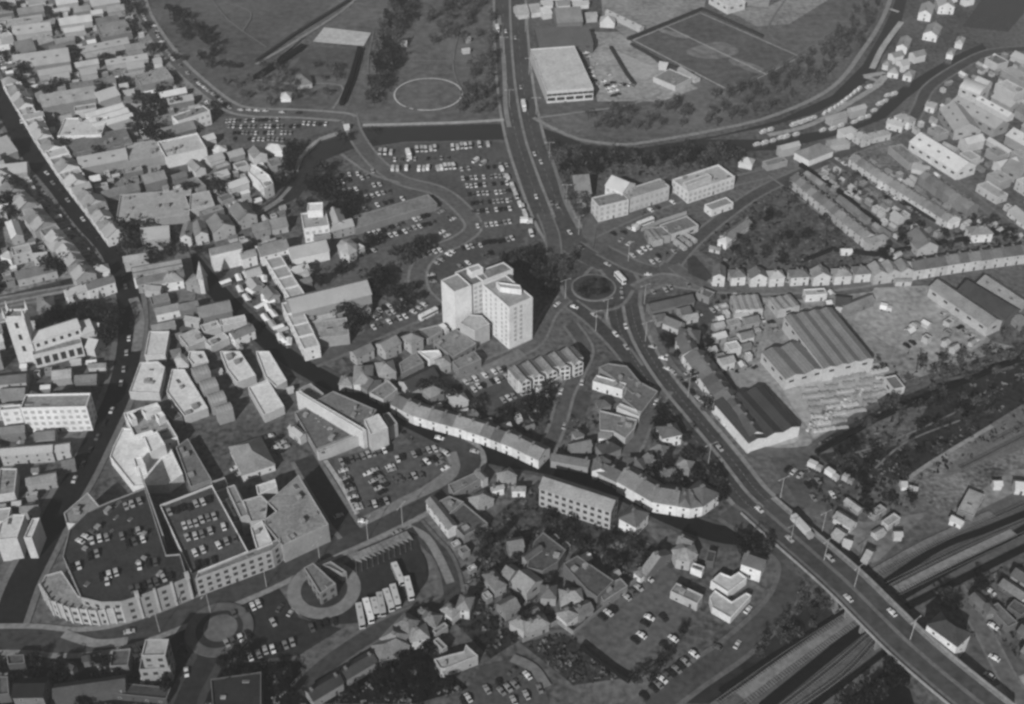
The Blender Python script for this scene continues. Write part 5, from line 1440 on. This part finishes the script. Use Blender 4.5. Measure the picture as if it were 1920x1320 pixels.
carrow("small lot on the river bend", [(632, 344, 700, 330, 7), (645, 360, 722, 344, 8), (655, 378, 740, 358, 9), (672, 395, 755, 373, 8), (640, 330, 700, 322, 5)], pale=.5)
carrow("lot below the long low hall", [(694, 441, 810, 402, 15), (705, 452, 812, 417, 13), (825, 470, 785, 482, 5), (820, 393, 850, 412, 5), (820, 430, 850, 450, 4), (640, 492, 700, 470, 8)], pale=.5)
carrow("lot inside the curving road", [(812, 500, 848, 474, 6), (852, 470, 925, 453, 10), (862, 500, 920, 476, 9), (806, 510, 812, 530, 4), (900, 462, 960, 448, 8)], pale=.35)
carrow("lot below the large town hall", [(712, 582, 765, 560, 7), (695, 600, 745, 582, 7), (700, 614, 760, 594, 7), (775, 585, 795, 572, 3)], pale=.5)
carrow("lot above the zigzag office", [(872, 718, 945, 692, 9), (888, 730, 950, 708, 8), (925, 758, 990, 735, 8), (935, 775, 985, 760, 5)], pale=.5)
carrow("triangular car park", [(640, 868, 740, 840, 14), (643, 885, 672, 955, 12), (690, 888, 716, 925, 9), (700, 884, 726, 920, 8), (727, 868, 748, 905, 7), (745, 862, 815, 842, 10), (790, 872, 835, 850, 5), (745, 905, 800, 885, 6), (670, 955, 725, 940, 6), (815, 860, 835, 880, 3)], pale=.3)
carrow("curved store roof deck", [(150, 1018, 185, 990, 4), (172, 1016, 200, 1008, 4), (228, 1006, 260, 996, 5), (238, 1022, 268, 1012, 4), (262, 1062, 292, 1055, 4), (190, 1082, 218, 1074, 3), (188, 1096, 215, 1090, 3), (134, 1068, 150, 1062, 2), (236, 1112, 318, 1082, 9), (170, 1043, 182, 1040, 2), (210, 960, 260, 942, 5)], z=12.05, pale=.42)
carrow("pale-edged rooftop car park", [(318, 962, 392, 938, 7), (345, 988, 412, 966, 7), (352, 1010, 420, 988, 6), (365, 1040, 440, 1012, 6), (370, 1062, 400, 1052, 3)], z=10.05, pale=.42)
carrow("forecourt beside the bus station", [(425, 1208, 478, 1186, 9), (470, 1232, 550, 1205, 9), (440, 1152, 485, 1134, 6), (525, 1142, 545, 1150, 3), (585, 1178, 640, 1160, 6), (490, 1178, 512, 1168, 3)], pale=.4)
carrow("walled car park", [(1130, 1160, 1160, 1135, 4), (1175, 1122, 1198, 1104, 4), (1200, 1098, 1225, 1080, 4), (1208, 1172, 1218, 1160, 2), (1244, 1160, 1252, 1154, 2), (1192, 1202, 1202, 1192, 2), (1245, 1214, 1262, 1198, 2)], pale=.3)
carrow("road below the walled car park", [(1208, 1306, 1310, 1222, 14), (1325, 1240, 1345, 1215, 3)], pale=.35)
carrow("lot at the bottom edge of the photo", [(868, 1316, 912, 1296, 6), (915, 1292, 935, 1283, 3), (960, 1262, 985, 1282, 4), (962, 1314, 1012, 1296, 5), (940, 1300, 990, 1270, 5)], pale=.4)
carrow("kerb of the long white terrace", [(1262, 700, 1385, 826, 22), (1252, 694, 1268, 702, 2)], pale=.75, along=True)
carrow("lot before the long pale office", [(1165, 452, 1180, 458, 2), (1185, 480, 1200, 474, 3), (1208, 468, 1218, 465, 2), (1235, 482, 1262, 472, 3), (1222, 492, 1232, 489, 2), (1130, 450, 1150, 440, 3), (1170, 436, 1190, 425, 3), (1205, 400, 1260, 380, 5)], pale=.5)
carrow("road beside the big playing field", [(268, 30, 320, 105, 12), (325, 112, 372, 158, 8), (375, 160, 430, 202, 8), (436, 206, 560, 213, 14)], pale=.6, along=True)
carrow("lot below the park road", [(425, 228, 520, 226, 15), (430, 238, 560, 238, 18), (440, 250, 560, 250, 16), (440, 262, 530, 262, 11), (560, 232, 610, 234, 6), (290, 50, 312, 100, 6)], pale=.5)
carrow("yard of the pale warehouse", [(1098, 100, 1118, 122, 4), (1128, 148, 1150, 180, 6), (1142, 142, 1158, 178, 6), (1108, 128, 1116, 160, 5), (1165, 158, 1188, 162, 4), (1160, 30, 1180, 45, 4), (970, 30, 1000, 34, 4)], pale=.6)
carrow("lot below the railway-side yard", [(1475, 880, 1500, 892, 3), (1505, 915, 1545, 902, 5), (1525, 935, 1570, 925, 5)], pale=.4)
carrow("workshops right of the roundabout", [(1225, 548, 1290, 535, 7), (1330, 560, 1380, 556, 5), (1335, 582, 1370, 572, 4), (1380, 590, 1430, 575, 4), (1385, 610, 1430, 600, 5), (1290, 600, 1310, 590, 2)], pale=.5)
carrow("street between the parallel terraces", [(1500, 330, 1640, 445, 16), (1570, 300, 1750, 422, 14)], pale=.45, along=True)
carrow("street of the pale villas", [(1340, 532, 1560, 528, 18), (1570, 526, 1720, 505, 12)], pale=.6, along=True)
carrow("yard beside the bridge, bottom right", [(1858, 1112, 1866, 1106, 1), (1915, 1128, 1925, 1122, 1), (1862, 1176, 1866, 1172, 1), (1864, 1234, 1868, 1230, 1), (1855, 1268, 1858, 1264, 1)], pale=1.0)
carrow("dark high street", [(20, 180, 70, 300, 8), (75, 310, 185, 450, 9), (232, 520, 248, 600, 5), (246, 610, 228, 720, 5), (210, 770, 140, 900, 6)], pale=.4, along=True)
carrow("lot at the bottom left corner", [(180, 1232, 225, 1226, 8), (270, 1272, 320, 1268, 8), (480, 1222, 548, 1206, 8), (250, 1215, 262, 1240, 4), (60, 1240, 110, 1236, 6)], pale=.4)
carrow("yard above the timber stacks", [(1545, 682, 1570, 676, 4), (1590, 668, 1600, 664, 2), (1440, 590, 1452, 620, 5), (1770, 590, 1830, 640, 7), (1700, 650, 1720, 640, 3)], pale=.6)
carrow("precinct road below the triangular store", [(505, 820, 525, 850, 4), (515, 815, 535, 840, 4), (440, 880, 450, 890, 2), (635, 968, 640, 976, 1)], pale=.7)
carrow("service road of the white terrace", [(1250, 672, 1262, 674, 1), (1290, 700, 1300, 706, 1)], pale=.9)
# traffic on the move: x y and a second point giving the heading
for x, y, x2, y2, t, road_ in [(948, 60, 950, 80, 'p', "upper dual carriageway"), (966, 72, 968, 90, 'p', "upper dual carriageway"), (976, 165, 978, 175, 'p', "upper dual carriageway"), (1002, 290, 1006, 300, 'p', "upper dual carriageway"), (1014, 305, 1018, 315, 'p', "upper dual carriageway"), (1005, 370, 1008, 380, 'p', "upper dual carriageway"), (1034, 382, 1038, 392, 'g', "upper dual carriageway"), (1045, 388, 1050, 398, 'g', "upper dual carriageway"),
                            (1068, 437, 1072, 442, 'p', "road at the roundabout"), (1089, 466, 1095, 470, 'p', "road at the roundabout"), (1139, 497, 1145, 500, 'p', "road at the roundabout"), (1215, 516, 1222, 516, 'p', "road at the roundabout"), (1077, 577, 1083, 579, 'p', "road at the roundabout"), (1114, 592, 1120, 596, 'p', "road at the roundabout"), (1045, 572, 1050, 568, 'p', "road at the roundabout"), (1165, 545, 1165, 552, 'g', "road at the roundabout"), (1166, 556, 1166, 562, 'g', "road at the roundabout"),
                            (1173, 613, 1175, 620, 'p', "dual carriageway below the roundabout"), (1154, 628, 1158, 633, 'p', "dual carriageway below the roundabout"), (1174, 652, 1178, 658, 'p', "dual carriageway below the roundabout"), (1224, 652, 1232, 654, 'p', "dual carriageway below the roundabout"), (1243, 673, 1250, 675, 'p', "dual carriageway below the roundabout"), (1349, 842, 1354, 848, 'p', "dual carriageway below the roundabout"), (1300, 800, 1306, 806, 'd', "dual carriageway below the roundabout"), (1423, 957, 1430, 963, 'p', "dual carriageway below the roundabout"),
                            (824, 823, 832, 825, 'p', "shaded curving street"), (890, 848, 898, 850, 'p', "shaded curving street"), (681, 979, 688, 980, 'p', "ring road"), (243, 1186, 252, 1184, 'p', "ring road"), (745, 1000, 755, 995, 'g', "ring road"), (1382, 1210, 1388, 1200, 'p', "road by the railway bank"), (1402, 1145, 1406, 1140, 'p', "road by the railway bank"), (1091, 718, 1092, 712, 'p', "lane beside the zigzag office"), (1058, 800, 1060, 794, 'p', "lane beside the zigzag office"), (1052, 735, 1054, 730, 'p', "lane beside the zigzag office"), (350, 1262, 351, 1272, 'p', "lane below the forecourt"), (1230, 755, 1232, 750, 'p', "lane beside the white villa"), (1243, 785, 1245, 790, 'p', "lane beside the white villa")]:
    a = P(x, y, .3); b = P(x2, y2, .3); CARS.append([rnd.choice(CARM[t]), a[0], a[1], .34, math.atan2(b[1] - a[1], b[0] - a[0]), road_, None, {'p': 'pale car driving', 'd': 'dark car driving', 'g': 'grey car driving'}[t]])
for x, y, x2, y2, zz in [(1590, 1123, 1584, 1117, 6.0), (1480, 1012, 1486, 1018, 2.1), (1672, 1150, 1666, 1144, 6.6), (1556, 1048, 1562, 1054, 4.9)]:
    a = P(x, y, zz); b = P(x2, y2, zz); CARS.append([rnd.choice(CARM['p']), a[0], a[1], zz, math.atan2(b[1] - a[1], b[0] - a[0]), "road bridge", None, "pale car driving"])
def clash(c, done):
    return any(abs(c[1] - d[1]) + abs(c[2] - d[2]) < 2.3 and abs(c[3] - d[3]) < 2 for d in done)
keep = []
for c in CARS:
    if c[3] < 1 and c[6] is not None and (occ(c[1], c[2]) & 8): continue
    if not clash(c, keep): keep.append(c)
CARS = keep
cars_only = [c for c in CARS if 'van' not in c[7]]; cars_only.sort(key=lambda c: c[1] ** 2 + c[2] ** 2 + (CAM_H - c[3]) ** 2)
ind = cars_only[:296] + [c for c in CARS if 'van' in c[7]]; rest = cars_only[296:]
lots = {}
for c in ind:
    o = link("van" if 'van' in c[7] else "parked_car" if 'driving' not in c[7] else "car", c[0], None, (c[1], c[2], c[3]), c[4]); o["category"] = "van" if 'van' in c[7] else "car"
    lots.setdefault((c[7], c[5], c[6]), []).append(o)
rows_of = {}
for (k, lot, r), os_ in lots.items():
    if r is not None and r is not False: rows_of.setdefault(lot, {})[r] = max(rows_of.get(lot, {}).get(r, -1e9), -sum(o.location.y for o in os_) / len(os_))
for (k, lot, r), os_ in lots.items():
    os_.sort(key=lambda o: (o.location.x, o.location.y))
    where = "on the " + lot if 'driving' in k else "in the %s" % lot if not lot.startswith(("kerb", "road", "street", "curved", "dark")) else "on the " + lot
    if r is not None and r is not False:
        rk = sorted(rows_of[lot], key=lambda q: -rows_of[lot][q]).index(r) + 1
        where = "%s row up, %s" % (nth(rk), lot) if len(rows_of[lot]) > 1 else where
    for i, o in enumerate(os_):
        o["label"] = ("%s, %s from left, %s" % (k, nth(i + 1), where)) if len(os_) > 1 else "%s %s" % (k, where)
        o["group"] = ("vans" if 'van' in k else "cars") + " " + ("on the " if 'driving' in k else "parked: ") + lot
if rest:
    m = MB()
    for c in rest:
        M = Matrix.Translation((c[1], c[2], c[3])) @ Matrix.Rotation(c[4], 4, 'Z'); me = c[0]; b0 = len(m.v); m.v += [tuple(M @ v.co) for v in me.vertices]
        for p in me.polygons: m.f.append(tuple(b0 + i for i in p.vertices)); m.m.append(m.mi(me.materials[p.material_index]))
    tag(link("distant_parked_cars", m.mesh("distant_parked_cars")), "the many far parked cars, each a pale or dark speck, in the upper half", "cars", kind="stuff")
# coaches, buses and lorries
def coach(L=11, H_=3.1, W_2=1.25, tone=160):
    m = MB(); p = mat('paint', tone)
    m.prism([(-L / 2, -W_2), (L / 2 - .3, -W_2), (L / 2, -W_2 * .8), (L / 2, W_2 * .8), (L / 2 - .3, W_2), (-L / 2, W_2)], .35, H_, p, mat('paint', tone + 8)); return m.mesh("body")
cb = {(L, t): coach(L, 3.1, 1.25, t) for L, t in ((11, 160), (11, 200), (9.5, 170), (8, 195))}
def bus(x, y, x2, y2, L, tone, label, name="coach", cat="coach", z=.3, lorry=False):
    a = Vector(P(x, y, z + 3)); b = Vector(P(x2, y2, z + 3)); d = (b - a).normalized(); c = (a + b) / 2
    o = bpy.data.objects.new(name, None); COL.objects.link(o); o.location = (c.x, c.y, z); o.rotation_euler = (0, 0, math.atan2(d.y, d.x))
    if lorry:
        m = MB(); m.box(-L / 2, -1.25, .9, L / 2 - 2.4, 1.25, 3.6, mat('paint', tone)); link("cargo_body", m.mesh("cargo_body"), o)
        m = MB(); m.prism([(L / 2 - 2.2, -1.2), (L / 2, -1.1), (L / 2, 1.1), (L / 2 - 2.2, 1.2)], .5, 2.8, mat('paint', tone - 30)); link("cab", m.mesh("cab"), o)
        m = MB(); m.box(-L / 2 + .3, -.5, .45, L / 2 - .5, .5, .88, mat('glass', 30)); link("chassis", m.mesh("chassis"), o)
    else:
        link("body", coach(L, 3.1, 1.25, tone), o)
        m = MB()
        for s in (-1, 1):
            y0, y1 = (s * 1.24, s * 1.27); m.box(-L / 2 + .4, min(y0, y1), 1.6, L / 2 - .6, max(y0, y1), 2.5, mat('glass', 40))
        link("side_window", m.mesh("side_window"), o)
        m = MB(); m.box(L / 2 - .02, -1.0, 1.3, L / 2 + .03, 1.0, 2.7, mat('glass', 40)); link("windscreen", m.mesh("windscreen"), o)
        for k in (-.28, .2):
            m = MB(); m.box(L * k - .5, -.4, 3.12, L * k + .5, .4, 3.3, mat('paint', tone - 30)); link("roof_hatch", m.mesh("roof_hatch"), o)
    m = MB()
    for k in (-.3, .33):
        for s in (-1, 1):
            c8 = [(L * k + .48 * math.cos(t * math.tau / 10), .48 + .48 * math.sin(t * math.tau / 10)) for t in range(10)]; y0, y1 = s * 1.0, s * 1.29
            m.face([(x_, y1, z_) for x_, z_ in (c8 if s < 0 else c8[::-1])], mat('glass', 30))
            for t in range(10): (xa, za), (xb, zb) = c8[t], c8[(t + 1) % 10]; m.face([(xa, y0, za), (xb, y0, zb), (xb, y1, zb), (xa, y1, za)], mat('glass', 30))
    link("wheel", m.mesh("wheel"), o)
    return tag(o, label, cat)
cl = [(672, 1131, 679, 1170, 11, 158), (685, 1122, 696, 1160, 11, 196), (700, 1122, 706, 1147, 8, 160), (711, 1111, 718, 1147, 10.5, 150), (723, 1105, 734, 1137, 10, 168), (736, 1096, 746, 1131, 10.5, 165), (738, 1054, 754, 1091, 11, 172), (762, 1082, 771, 1116, 10.5, 176)]
for i, q in enumerate(cl[:6]): bus(*q, label="pale coach parked in the lower row at the bus station, %s from the left" % nth(i + 1))["group"] = "coaches parked in the row at the bus station"
bus(*cl[6], label="pale coach standing apart above the row, slanting across the bus station")
bus(*cl[7], label="pale coach at the right end, casting a dark shadow at the bus station")
bus(788, 592, 818, 577, 11, 195, "long pale bus with a dark side stripe left of the white tower block", "bus", "bus")
bus(1196, 418, 1225, 407, 11, 195, "long pale bus parked before the three-storey pale office", "bus", "bus")
bus(1190, 426, 1198, 420, 6, 190, "short pale lorry at the left end of the long pale bus", "lorry", "lorry", lorry=True)
bus(979, 182, 985, 208, 11, 200, "tall white lorry on the dual carriageway where it crosses the river meadow", "lorry", "lorry", lorry=True)
bus(931, 42, 934, 60, 9, 190, "white lorry on the dual carriageway near the top edge", "lorry", "lorry", lorry=True)
bus(1157, 510, 1170, 524, 9, 200, "white bus entering the roundabout from above", "bus", "bus")
bus(762, 276, 770, 296, 9, 205, "biggest white lorry in the riverside lorry park", "lorry", "lorry", lorry=True)
bus(980, 410, 994, 410, 7, 200, "white lorry at the corner of the car park beside the dual carriageway", "lorry", "lorry", lorry=True)
bus(1488, 966, 1522, 1002, 12.5, 175, "long pale articulated lorry on the ramp up to the road bridge", "lorry", "lorry", z=2.6, lorry=True)
bus(1520, 866, 1538, 874, 6.5, 175, "pale lorry in the yard below the timber yard, farther one", "lorry", "lorry", lorry=True)
bus(1552, 880, 1570, 892, 6.5, 190, "white lorry in the middle of the yard below the timber yard", "lorry", "lorry", lorry=True)
bus(1585, 892, 1597, 898, 5, 150, "small grey lorry at the right end of the yard below the timber yard", "lorry", "lorry", lorry=True)
bus(1378, 594, 1411, 587, 10, 175, "long pale trailer beside the low ribbed-roof works near the roundabout", "lorry", "lorry", lorry=True)
bus(1653, 571, 1671, 575, 6, 200, "white lorry alone in the open yard, upper end", "lorry", "lorry", lorry=True)
bus(1708, 612, 1722, 604, 5, 170, "pale lorry in the middle of the open yard", "lorry", "lorry", lorry=True)
bus(1826, 562 + 30, 1844, 590, 6, 180, "pale lorry beside the long works shed front", "lorry", "lorry", lorry=True) if 0 else None
bus(545, 802, 564, 822, 7, 175, "pale lorry parked in the precinct service yard", "lorry", "lorry", lorry=True)
bus(826, 608, 840, 620, 5.5, 200, "white van-like lorry at the foot of the white tower block", "lorry", "lorry", lorry=True)
bus(770, 632, 784, 626, 5.5, 150, "grey lorry in the lane left of the tower block", "lorry", "lorry", lorry=True)

# ---------------------------------------------------------------- market stalls, boats, timber, lamps, bus shelter
sm = []
for t in (205, 190, 150):
    m = MB(); c = mat('paint', t)
    m.face([(-3, -1.6, 2.2), (3, -1.6, 2.2), (2.7, 0, 3.1), (-2.7, 0, 3.1)], c); m.face([(3, 1.6, 2.2), (-3, 1.6, 2.2), (-2.7, 0, 3.1), (2.7, 0, 3.1)], c); m.face([(-3, 1.6, 2.2), (-3, -1.6, 2.2), (-2.7, 0, 3.1)], c); m.face([(3, -1.6, 2.2), (3, 1.6, 2.2), (2.7, 0, 3.1)], c); sm.append(m.mesh("canopy"))
m = MB()
for x in (-2.8, 2.8):
    for y in (-1.45, 1.45): m.box(x - .05, y - .05, 0, x + .05, y + .05, 2.3, mat('wall', 90))
POST = m.mesh("frame"); m = MB(); m.box(-2.6, -1.3, 0, 2.6, -.5, .9, mat('wall', 120)); m.box(-2.6, -.48, 0, 2.6, 1.0, .5, mat('wall', 90)); CNT = m.mesh("counter")
st = []
sp = [(ORG[5][0] + a / 4, 330 + b / 4) for a, b in ((1790, 760), (1850, 735), (1690, 790), (1800, 845), (1850, 910), (1905, 715), (1900, 780), (1880, 860))] + [(480 + a / 4, 330 + b / 4) for a, b in ((15, 720), (60, 770), (90, 860), (150, 885), (30, 970), (130, 1030), (70, 1060), (120, 1105), (200, 1150), (180, 1205), (245, 1240), (60, 910), (100, 940), (30, 810), (90, 985), (205, 1225), (165, 1130))]
for x, y in sp:
    w_ = P(x, y, 2.5); o = bpy.data.objects.new("market_stall", None); COL.objects.link(o); o.location = (w_[0], w_[1], .3); a = P(470, 540); b = P(520, 620); o.rotation_euler = (0, 0, math.atan2(b[1] - a[1], b[0] - a[0]) + rnd.gauss(0, .15) + (math.pi / 2 if rnd.random() < .4 else 0))
    link("canopy", rnd.choice(sm[:2] + sm), o); link("frame", POST, o); link("counter", CNT, o); o["category"] = "market stall"; st.append(o)
NAMED.append((st, "white-canopied stall of the street market"))
bm_ = {}
def boatmesh(L):
    h = MB(); hm = mat('paint', 178); o = [(-L / 2, -1.3), (L * .2, -1.4), (L * .38, -.9), (L / 2, 0), (L * .38, .9), (L * .2, 1.4), (-L / 2, 1.3)]; n = len(o)
    for i in range(n): a, b = o[i], o[(i + 1) % n]; h.face([(a[0] * .95, a[1] * .8, -.1), (b[0] * .95, b[1] * .8, -.1), (*b, 1.0), (*a, 1.0)], hm)
    h.face([(*p, 1.0) for p in o], mat('paint', 150))
    c = MB(); c.prism([(-L * .3, -.95), (L * .15, -.95), (L * .25, -.5), (L * .25, .5), (L * .15, .95), (-L * .3, .95)], 1.0, 1.9, mat('paint', 185)); c.prism([(-L * .28, -.98), (L * .12, -.98), (L * .12, .98), (-L * .28, .98)], 1.3, 1.65, mat('glass', 50))
    return h.mesh("hull"), c.mesh("cabin")
BT = boatmesh(6.6)
def boats(text, pts, dirpx):
    st = []; a = P(*dirpx[:2]); b = P(*dirpx[2:]); rz = math.atan2(b[1] - a[1], b[0] - a[0])
    for x, y in pts:
        q = P(x, y, .8); o = bpy.data.objects.new("boat", None); COL.objects.link(o); o.location = (q[0], q[1], .25); o.rotation_euler = (0, 0, rz + rnd.gauss(0, .08)); k = rnd.uniform(.8, 1.05); o.scale = (k, k, k)
        link("hull", BT[0], o); link("cabin", BT[1], o); o["category"] = "boat"; st.append(o)
    NAMED.append((st, text))
f4 = lambda l: [(1440 + a / 4, b / 4) for a, b in l]
boats("small white boat moored on the main channel side of the island", f4([(685, 665), (655, 685), (625, 712), (595, 738), (565, 765), (535, 782), (505, 800), (470, 822), (430, 843)]), (1500, 200, 1540, 170))
boats("small white boat moored lower down the main channel", f4([(345, 880), (310, 893), (275, 905), (240, 918), (200, 932), (20, 970), (-30, 985)]), (1480, 232, 1530, 218))
boats("small white boat moored on the narrow canal side of the island", f4([(750, 872), (700, 888), (650, 912), (550, 940), (490, 962), (415, 972), (215, 1005), (140, 1022), (100, 1030), (40, 1052), (-20, 1068), (-80, 1080)]), (1460, 265, 1560, 236))
boats("small white boat in the small basin between path and canal", f4([(880, 755), (845, 775), (800, 825), (900, 712), (948, 702), (765, 650)]), (1640, 195, 1670, 185))
tms = []
for i, t in enumerate((150, 130, 165)):
    m = MB(); r = random.Random(i); x = -5
    while x < 4.6:
        wd = r.uniform(1.0, 1.5); hh = r.uniform(.9, 2.4); m.box(x, -1.0, 0, x + wd - .08, 1.0, hh * .6, mat('wall', t), mat('path', t + 8)); x += wd
    tms.append(m.mesh("timber_stack"))
st = []
for r_ in range(9):
    y = 704 + r_ * 13; x0 = 1512 + r_ * 4; x1 = 1655 + (r_ * 2 if r_ < 4 else -(r_ - 4) * 16)
    x = x0
    while x < x1:
        q = P(x, y - (x - x0) * .14 + rnd.uniform(-1.5, 1.5)); o = link("timber_stack", rnd.choice(tms), None, (q[0], q[1], .3), .12 + rnd.gauss(0, .08)); o.scale = (rnd.uniform(.6, 1.1), rnd.uniform(.5, .9), rnd.uniform(.8, 1.3)); o["category"] = "timber stack"; st.append(o); x += rnd.uniform(26, 38)
for i in range(14):
    q = P(1515 + i * 7.5 + rnd.uniform(-2, 2), 806 - i * 5.2 + rnd.uniform(-2, 2)); o = link("timber_stack", rnd.choice(tms), None, (q[0], q[1], .3), 1.1 + rnd.gauss(0, .1)); o.scale = (.5, .7, 1); o["category"] = "timber stack"; st.append(o)
NAMED.append((st, "low stack of sawn timber in the pale timber yard"))
lp = MB()
for k in range(6):
    a, b = k * math.tau / 6, (k + 1) * math.tau / 6
    lp.face([(.16 * math.cos(a), .16 * math.sin(a), 0), (.16 * math.cos(b), .16 * math.sin(b), 0), (.1 * math.cos(b), .1 * math.sin(b), 12), (.1 * math.cos(a), .1 * math.sin(a), 12)], mat('path', 150))
LPOLE = lp.mesh("pole"); m = MB(); m.box(-2.4, -.07, 11.9, 2.4, .07, 12.05, mat('path', 150)); LARM = m.mesh("arm"); m = MB(); m.box(-.5, -.16, -.12, .5, .16, .08, mat('path', 160)); LHEAD = m.mesh("lamp_head")
def lamps(text, pts, rz, z=0.0, pole=1.0):
    st = []
    for x, y in pts:
        q = P(x, y, z); o = bpy.data.objects.new("street_lamp", None); COL.objects.link(o); o.location = (q[0], q[1], z); o.rotation_euler = (0, 0, rz)
        link("pole", LPOLE, o); link("arm", LARM, o)
        for s in (-2.5, 2.5): link("lamp_head", LHEAD, o, (s, 0, 11.9))
        o["category"] = "street lamp"; st.append(o)
    NAMED.append((st, text))
lamps("tall twin-armed street lamp on the median of the road bridge", [(1602, 1100), (1706, 1200), (1545, 1050)], R_(40), 6.4)
lamps("tall twin-armed street lamp beside the dual carriageway below the roundabout", [(1481, 1022), (1541, 998), (1463, 934), (1328, 870), (1290, 745), (1210, 640)], R_(30), .3)
lamps("tall twin-armed street lamp on the upper dual carriageway", [(985, 60), (992, 140), (1005, 215), (1030, 300), (1062, 380), (945, 100), (955, 200)], 0, .3)
lamps("tall street lamp around the roundabout", [(1138, 597), (1117, 620), (1178, 490), (1085, 440), (1208, 570), (1060, 560)], .5, .3)
lamps("tall street lamp along the ring road", [(755, 985), (690, 1012), (600, 1052), (500, 1100), (395, 1150), (300, 1185)], R_(60), .3)
# bus shelter canopy with its serrated stands
sh_ = bpy.data.objects.new("bus_shelter", None); COL.objects.link(sh_); a = Vector(P(665, 1049, 4)); b = Vector(P(770, 1004, 4)); sh_.location = ((a + b).x / 2, (a + b).y / 2, .3); L = (b - a).length; sh_.rotation_euler = (0, 0, math.atan2((b - a).y, (b - a).x))
m = MB()
for i in range(12):
    x = -L / 2 + i * L / 12; m.prism([(x, 0), (x + L / 12 - .15, -2.6), (x + L / 12 - .15, 3.2), (x, 3.2)], 3.3, 3.6, mat('roof', 118))
link("canopy", m.mesh("canopy"), sh_)
for i in range(7):
    m = MB(); x = -L / 2 + 1 + i * (L - 2) / 6; m.box(x - .12, 1.4, 0, x + .12, 1.7, 3.29, mat('wall', 110)); link("post", m.mesh("post"), sh_)
m = MB(); m.box(-L / 2, 3.3, 0, L / 2, 7.5, .22, mat('path', 110)); link("platform", m.mesh("platform"), sh_)
tag(sh_, "long pale bus shelter with a serrated canopy above the parked coaches", "bus shelter")
st = []
for i in range(11):
    q = P(668 + i * 10.2, 1062 - i * 4.4); o = bpy.data.objects.new("waiting_shelter", None)
    m = MB(); m.box(-.15, -4.5, 0, .15, 2, 1.1, mat('wall', 95)); o = link("bay_barrier", m.mesh("bay_barrier"), None, (q[0], q[1], .3), R_(8)); o["category"] = "barrier"; st.append(o)
NAMED.append((st, "low barrier dividing the stands of the bus station"))

# ---------------------------------------------------------------- labels
LEAFY.sort(key=lambda o: o.location.x ** 2 + o.location.y ** 2)
far_ = LEAFY[294:]
for st, _ in NAMED: st[:] = [o for o in st if o not in far_]
mass(far_, "distant_trees", "the many small far trees scattered over the upper part of the town", "trees")
for st, text in NAMED:
    st.sort(key=lambda o: (o.location.x, o.location.y))
    for i, o in enumerate(st):
        o["label"] = ("%s, %s from left" % (text, nth(i + 1))) if len(st) > 1 else text; o["group"] = text
LMK = [(915, 580, "the tower block"), (1112, 540, "the roundabout"), (100, 640, "the church"), (505, 600, "the market stalls"), (715, 1120, "the coaches"), (1340, 100, "the football pitch"), (1065, 130, "the pale warehouse"),
       (803, 178, "the white ring"), (220, 1030, "the curved roof deck"), (1620, 1100, "the road bridge"), (1600, 740, "the timber yard"), (600, 300, "the river bend"), (745, 900, "the triangular car park"), (1700, 360, "the parallel terraces"),
       (1560, 520, "the villa street"), (1320, 340, "the courtyard office"), (1080, 930, "the brick office"), (1600, 190, "the moored boats"), (1020, 690, "the zigzag office"), (270, 850, "the white store"), (1190, 1150, "the walled car park"),
       (110, 350, "the dark high street"), (470, 245, "the park road lot"), (840, 350, "the riverside car park"), (640, 90, "the bowling green"), (680, 760, "the triangular store"), (1330, 750, "the long white terrace"), (1800, 270, "the long pale shed"),
       (1850, 560, "the long works sheds"), (620, 570, "the large hall"), (20, 20, "the top left corner"), (200, 120, "the park road end"), (1740, 60, "the island path"), (1860, 960, "the railway fork"), (60, 1280, "the bottom left corner"), (640, 1270, "the two dark blocks"), (980, 1130, "the villa gardens"), (1250, 810, "the square villa"), (330, 480, "the market turret"), (260, 1230, "the lit block below the ring road")]
groups = {}
for r, d, (px, py), lab in BLD:
    if lab: r["label"] = lab; continue
    k = min(LMK, key=lambda l: (l[0] - px) ** 2 + (l[1] - py) ** 2); dx, dy = px - k[0], py - k[1]
    s_ = ("right of" if dx > 0 else "left of") if abs(dx) > abs(dy) else ("below" if dy > 0 else "above")
    groups.setdefault("%s %s %s" % (d, s_, k[2]), []).append((math.hypot(dx, dy), r))
for t, l in groups.items():
    l.sort(key=lambda q: q[0])
    for i, (_, r) in enumerate(l): r["label"] = t if len(l) == 1 else "%s, %s" % (t, "nearest" if i == 0 else "%s nearest" % nth(i + 1))
for o in list(bpy.data.objects):
    if "_w" in o: del o["_w"]
for o in bpy.data.objects:
    if "label" in o and len(o["label"].split()) > 16: print("LONG", o["label"])
print("leafy", len(LEAFY), "objects", len(bpy.data.objects), "trees", NT[0], "buildings", len(BLD), "cars", len(ind), len(rest))

# ---------------------------------------------------------------- air
hz = MB(); hz.box(-2600, -500, -1, 2600, 4100, CAM_H + 12, None or mat('path', 100)); hme = bpy.data.meshes.new("haze")
hme.from_pydata(hz.v, [], hz.f); hme.update(); hm = bpy.data.materials.new("haze"); hm.use_nodes = True; hn = hm.node_tree; hn.nodes.clear()
pv = hn.nodes.new("ShaderNodeVolumePrincipled"); pv.inputs["Color"].default_value = (.9, .9, .9, 1); pv.inputs["Density"].default_value = 0.00018; pv.inputs["Anisotropy"].default_value = 0.2
ou = hn.nodes.new("ShaderNodeOutputMaterial"); hn.links.new(pv.outputs[0], ou.inputs["Volume"]); hme.materials.append(hm)
tag(link("haze", hme), kind="stuff")
